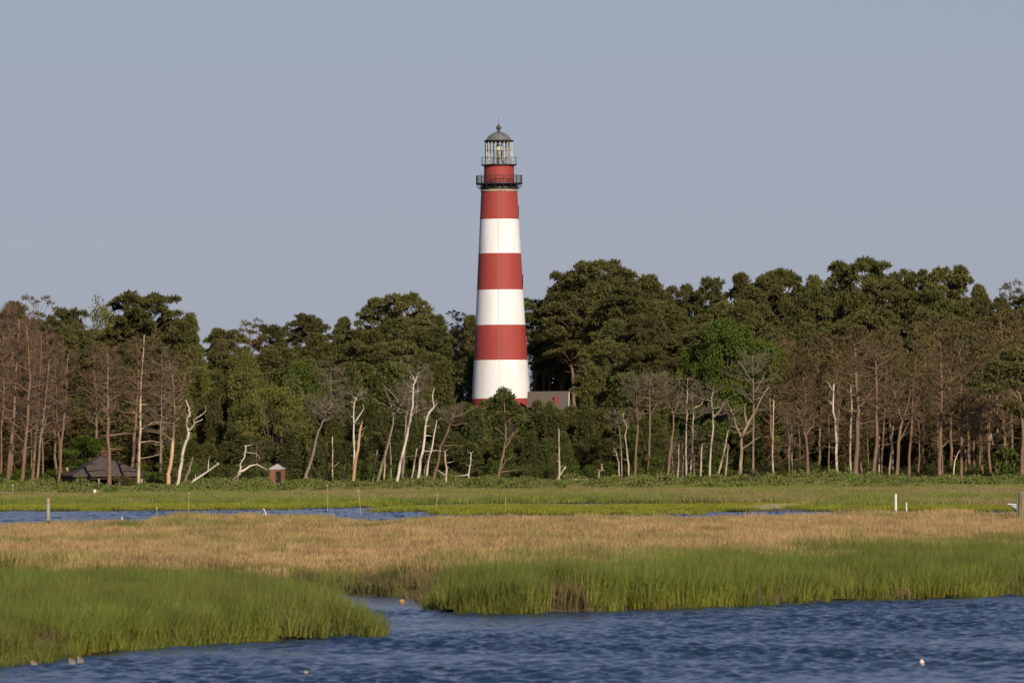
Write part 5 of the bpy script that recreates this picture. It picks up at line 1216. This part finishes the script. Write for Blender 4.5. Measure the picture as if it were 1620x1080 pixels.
def ex_dock(e, h, r, b):
    q = MB(); q.tube([(0, 0, h-.01), (0, 0, h+.03)], [r*.98, r*.7], 10); q.build('weathered_top', algae, e)
    q = MB(); q.tube([(-r*.9, 0, h-.02), (-r*.9, 0, -.2)], r*.35, 7); q.build('side_slat', algae, e)
post('dock_post', 'thick weathered dock post cut by the right edge of the photo', 'post', 1616, 779, 850, 262, 13, weath, ex_dock)
post('path_post', 'pale grey post at the end of the low rail near the left edge', 'post', 20, 767, 781, 560, 3.2, weath, ex_cap)
rl = MB(); a_ = W(-40, 773, 560); b_ = W(19, 780, 560); rl.tube([a_, b_], .06, 6); tag(rl.build('handrail', M['grey_wood']), 'low grey rail running down to the pale post near the left edge', 'rail')
post('white_sign_post', 'small white board on a stub in the scrub before the pavilion', 'marker board', 150, 774, 784, 570, 3.5, white_p, lambda e, h, r, b: (lambda q: (q.box((0, 0, h*.55), (.26, .10, h*.85)), q.build('board', white_p, e)))(MB()))
post('survey_stake', 'tiny pale stake in the scrub below the tall sunlit pine', 'stake', 205, 777.5, 783, 575, 1.5, M['cream_wood'], ex_cap)
post('survey_stake', 'tiny white stake in the scrub left of the orange-stripped pine', 'stake', 244, 776, 784, 575, 1.4, white_p, ex_cap)
post('survey_stake', 'tiny pale stake right of the crooked silver snag', 'stake', 359, 771.5, 780, 620, 1.6, M['cream_wood'], ex_cap)
yellow = simple('yellow_reed', (.42, .34, .14), (.32, .25, .12), 3)
for i, (x_, yt, Y_, ln_, lab) in enumerate([(299, 780, 400, .05, 'thin pole leaning over the far channel right of the small white stake'), (518, 768, 420, 0, 'thin upright pole in the short grass left of the leaning one'), (567, 776, 400, -.12, 'thin yellow pole leaning left in the short grass'),
        (692, 783, 405, .14, 'thin yellow pole leaning right in the short grass'), (800, 788, 400, .03, 'thin yellow pole straight below the tower'), (248, 803, 380, 0, 'short thin pole in the far channel at left')]):
    post('marker_pole', lab, 'pole', x_, yt, 808, Y_, 1.0, yellow, lambda e, h, r, b: (lambda q: (q.tube([(0, 0, h-.02), (0, 0, h+.06)], [r*1.3, r*.5], 6), q.build('tip', white_p, e)))(MB()), lean=ln_, sides=6)

def blob(mb, c, r, n=12, m_=8, mi=0):
    prof = [(max(.001, math.sin(PI*i/m_)) * r[0], -math.cos(PI*i/m_) * r[2]) for i in range(m_+1)]
    mb.lathe(prof, c, n, mi, cap=False)
def buoy(label, px_, py_, top, wpx, ca, cb):
    x, Y = G(px_, py_, 0.0); k = Y/F; e = empty('crab_pot_float', (x, Y, 0)); h = (py_-top)*k
    r_ = wpx*k/2
    b = MB(); b.lathe([(r_*.5, -h*.3), (r_, -h*.1), (r_*1.05, h*.25), (r_*.98, h*.55), (r_*.6, h*.8), (r_*.3, h*.86)], n=14); b.build('float_body', ca, e, smooth=True)
    b = MB(); b.lathe([(r_*.28, h*.84), (r_*.28, h*1.02)], n=8); b.build('stick', cb, e)
    b = MB(); b.lathe([(r_*1.07, h*.22), (r_*1.05, h*.42)], n=14, cap=False); b.build('colour_band', cb, e)
    e.rotation_euler = (.1, -.12, 0); tag(e, label, 'float'); return e
buoy('white crab pot float with reddish band on the dark water at lower right', 1459, 1052, 1041, 7, white_p, simple('float_red', (.5, .2, .12)))
buoy('small tan crab pot float on the dark water at lower left', 484, 1066, 1060, 7, simple('float_tan', (.42, .34, .2)), simple('float_tan2', (.35, .25, .15)))
buoy('yellowish float in the calm creek mouth between the two grass banks', 636, 954, 946.5, 10, simple('float_yellow', (.45, .30, .10), (.3, .2, .08), 6), simple('float_brown', (.3, .17, .07)))
for x_, yb_, yt_, lab in ((54, 1053, 1044, 'broken brown reed stub in the water, leftmost of three'), (114, 1050, 1040, 'broken brown reed stub in the water, middle of three'), (127, 1049, 1038, 'broken brown reed stub in the water, rightmost of three')):
    x, Y = G(x_, yb_, 0); e = empty('reed_stub', (x, Y, 0)); k = Y/F
    for j in range(3):
        b = MB(); b.tube([(j*.03-.03, 0, -.1), (j*.045-.045, .01*j, (yb_-yt_)*k*(1-.15*j))], [.014, .008], 5); b.build('stalk', M['cream_wood'], e)
    tag(e, lab, 'reed')

def skiff():
    Y = 332; k = Y/F; a = W(1594, 797, Y); e = empty('skiff', (a.x, Y, 0.0), 0)
    hull = MB(); n = 11; L = 4.3; sec = []
    for i in range(n):
        f = i/(n-1); xx = f*L + .0; wd_ = .80*min(1, (f*1.15+.01))**.85; top = a.z - .16*min(1, f*1.2); keel = .02 + (a.z-.1)*max(0, 1-f*7.0)**1.2
        rake = .0
        sec.append([(xx+rake, -wd_, top), (xx+.12*(1-f), -wd_*.82, (top+keel)/2), (xx+.25*(1-f), -wd_*.35, keel+.04), (xx+.3*(1-f), 0, keel), (xx+.25*(1-f), wd_*.35, keel+.04), (xx+.12*(1-f), wd_*.82, (top+keel)/2), (xx, wd_, top)])
    vs = [v for s_ in sec for v in s_]; fs = [(i*7+j, i*7+j+1, (i+1)*7+j+1, (i+1)*7+j) for i in range(n-1) for j in range(6)] + [tuple((n-1)*7+j for j in range(7))]
    hull.add(vs, fs); o = hull.build('hull', simple('skiff_white', (.76, .75, .72), (.6, .57, .52), 2, .5), e, smooth=True)
    g_ = MB(); g_.tube([s_[0] for s_ in sec], .035, 6); g_.tube([s_[6] for s_ in sec], .035, 6); g_.build('gunwale', white_p, e)
    b = MB()
    b.box((1.5, 0, a.z-.42), (.3, 1.1, .04)); b.box((2.9, 0, a.z-.42), (.3, 1.3, .04)); b.build('thwart', weath, e)
    tag(e, 'white skiff showing its bow beside the thick dock post at right', 'boat')
skiff()

def egret():
    Y = 352; k = Y/F; a = W(418, 804.5, Y); z0 = max(TZ(a.x, Y), 0); e = empty('egret', (a.x, Y, z0)); s = (a.z - z0)/1.0
    wh = simple('egret_white', (.82, .80, .76)); b = MB()
    ch = [(-.30, .36, .02), (-.22, .42, .07), (-.10, .48, .11), (.02, .53, .115), (.10, .60, .085), (.12, .68, .045), (.07, .77, .032), (.05, .86, .03), (.0, .94, .036), (-.05, .985, .045), (-.10, .985, .030)]
    b.tube([(x, 0, z) for x, z, r_ in ch], [r_ for *_, r_ in ch], 12); b.build('body', wh, e, smooth=True)
    q = MB(); q.tube([(-.11, 0, .985), (-.25, 0, .965)], [.016, .003], 6); q.build('bill', simple('bill_yellow', (.6, .4, .08)), e)
    for s_ in (-1, 1):
        q = MB(); q.tube([(0, s_*.04, .46), (.03, s_*.04, .24), (.0, s_*.04, -.05)], .012, 5); q.build('leg', darkw, e)
    e.scale = (s*1.0,)*3; tag(e, 'white egret standing in the tan grass beside the far channel', 'egret')
egret()

# white boards, driftwood and logs on the ground at the foot of the trees
for x0, x1, y_, w_, mat_, lab in ((588, 612, 772.5, 2.6, 'bleached', 'white log lying at the foot of the white snags, left piece'), (616, 645, 772.5, 2.0, 'bleached', 'thin white log lying at the foot of the longest white snag'), (646, 668, 773.5, 2.6, 'bleached', 'white log lying at the foot of the curved-top snag'),
        (392, 430, 774, 3.0, 'bark_dark', 'dark log sloping on the ground left of the toilet hut'), (958, 985, 778, 1.6, 'cream_wood', 'thin pale driftwood stick in the grass below the crooked snags')):
    Y = 640; a = W(x0, y_ + (3 if x0 == 392 else 0), Y); b_ = W(x1, y_ - (6 if x0 == 392 else .5), Y); k = Y/F
    zl = TZ(a.x, Y); m_ = MB(); lift = max(0, zl + .2 - min(a.z, b_.z)) if x0 != 392 else 0
    pts_ = [a.lerp(b_, i/5) + Vector((0, rs.uniform(-.1, .1), rs.uniform(-.03, .03))) for i in range(6)]
    m_.tube(pts_, [w_*k*.5*(1-.1*i) for i in range(6)], 8, rough=.12, rng=rs)
    tag(m_.build('fallen_log', M[mat_]), lab, 'log')
e = empty('driftwood_pile', W(920, 770, 642)); e.location.z = TZ(e.location.x, 642)
for i in range(14):
    f = rs.uniform(-1, 1); b = MB(); zz = .45*(1-f*f)+.1; L = rs.uniform(.8, 1.6)
    b.tube(crooked((f*1.3-L*.5, rs.uniform(-.4, .3), zz-.15*abs(f)), (f*1.3+L*.5, rs.uniform(-.4, .3), zz-.1*f), 3, .06, rs), [.10, .09, .07, .04], 6, rough=.1, rng=rs); b.build('driftwood', M['cream_wood'] if i % 2 else M['grey_wood'], e)
tag(e, 'low heap of pale driftwood at the wood edge right of the white and brown trunk', 'driftwood')
LMS = [(12, 'the dark crown at the left edge'), (56, 'the spindly skyline pine'), (98, 'the rounded dark crown'), (152, 'the yellowish rounded treetop'), (240, 'the big flat-topped pine'), (300, 'the flat-topped pine\'s right flank'), (352, 'the dip in the skyline'),
 (415, 'the two skyline crowns over the hut'), (490, 'the round-headed skyline pine'), (543, 'the low wide skyline crown'), (625, 'the tall skyline pair'), (700, 'the open crown near the tower'), (750, 'the tower\'s left side'),
 (860, 'the tower\'s right side'), (893, 'the left shoulder pine'), (933, 'the highest crown by the tower'), (978, 'the crown beside the highest'), (1040, 'the broad domed pine'), (1100, 'the first skyline notch'), (1150, 'the bright green broadleaf tree'), (1185, 'the crown over the broadleaf pair'),
 (1228, 'the wide smooth dome'), (1284, 'the small crown past the dome'), (1332, 'the high flat-top\'s left foot'), (1380, 'the highest right-hand pine'), (1432, 'the high flat-top\'s right foot'), (1494, 'the dark skyline dome'), (1548, 'the crown right of the dark dome'), (1600, 'the spiky top near the right edge')]
LMF = [(12, 'the leaning trunk at the left edge'), (42, 'the straight reddish trunk'), (70, 'the pale forked trunk'), (102, 'the slender brown trunk'), (125, 'the pavilion\'s left half'), (172, 'the trunk before the pavilion'), (220, 'the tall sunlit dead pine'), (268, 'the orange-stripped pine'), (300, 'the white forked snag'), (335, 'the leaning white log'),
 (385, 'the crooked silver snag'), (439, 'the toilet hut'), (495, 'the thick leaning trunk'), (526, 'the thin cream snag'), (563, 'the orange-brown stripped trunk'), (600, 'the grey leaning snag'), (640, 'the longest white snag'), (672, 'the curved-top white snag'), (706, 'the short cream snag'), (741, 'the small white snag'), (790, 'the small open-topped pine'),
 (840, 'the house roof\'s left end'), (884, 'the white and brown trunk'), (920, 'the driftwood heap'), (950, 'the curled cream snag'), (985, 'the crooked white snags'), (1025, 'the dense dark bush'), (1060, 'the wide bare crown'), (1087, 'the slim white trunk'), (1110, 'the stout cream stump'), (1126, 'the curling white trunk'), (1172, 'the thick tan forked tree'), (1192, 'the tall grey dead tree'),
 (1223, 'the leftmost white trunk'), (1253, 'the pale ragged trunk'), (1277, 'the left-bending brown trunk'), (1322, 'the brightest white trunk'), (1354, 'the thickest brown trunk'), (1386, 'the straight brown trunk'), (1422, 'the curved crossing trunk'), (1445, 'the twin-stemmed trunk'), (1488, 'the rust-patched trunk'), (1521, 'the left slim trunk'), (1550, 'the short brown trunk'), (1577, 'the middle slim trunk'), (1612, 'the right-edge living pine')]
BASE = {LL: 'green pine crown', LR: 'green pine crown', 'dark young pine in the middle rows of the wood left of the lighthouse': 'young pine in the middle row', 'dark young pine in the middle rows of the wood right of the lighthouse': 'young pine in the middle row',
 LF: 'young pine', LF2: 'young pine'}
def rowword(Y, kind_label):
    if kind_label in (LL, LR): return 'just under' if Y in (800, 770) else 'well below' if Y in (765, 750) else 'far below' if Y in (735, 730) else 'close behind'
    if kind_label in (LF, LF2): return 'in the thicket\'s back rank behind' if Y == 692 else 'in the thicket\'s front rank behind'
    return 'behind'
BASE['pine at the back of the wood'] = 'hindmost pine of the wood'
bucket = {}
for e_, x_, lab_, grp_, Y_ in ROWED:
    if x_ < -22 or x_ > 1642:
        sd_ = 'left' if x_ < 0 else 'right'; e_['label'] = f"{e_['category']} of the wood beyond the {sd_} edge of the photo"; e_['group'] = f"{e_['category']} beyond the {sd_} edge"; continue
    up_ = lab_ in (LL, LR) or lab_.startswith('pine at the back')
    lm = min(LMS if up_ else LMF, key=lambda q: abs(q[0]-x_))[1]
    b_ = BASE.get(lab_)
    if b_ is None:
        b_ = ' '.join(w_ for w_ in lab_.split(' behind ')[0].split(' among ')[0].split(' between ')[0].split(' in front ')[0].split(' under ')[0].split(' at the foot')[0].split(' in the ')[0].split(' inside ')[0].split(' at the front')[0].split())
        b_ += {722: '', 698: ' of the middle rank', 684: '', 706: ' inside the stand', 678: ' near the front'}.get(Y_, '') if 'bush' not in b_ and 'shaded' not in b_ else ''
    key = f"{b_} {'near' if 'bush' in b_ else rowword(Y_, lab_)} {lm}"
    bucket.setdefault(key, []).append((x_, e_))
for key, lst in bucket.items():
    lst.sort(key=lambda q: q[0]); n_ = len(lst)
    for q, (x_, e_) in enumerate(lst):
        e_['label'] = key + ('' if n_ == 1 else ', left one' if q == 0 else ', right one' if q == n_-1 else ', middle one' if n_ == 3 else ', inner left one' if q == 1 else ', inner right one')
print('trees', CNT, sum(CNT.values()))
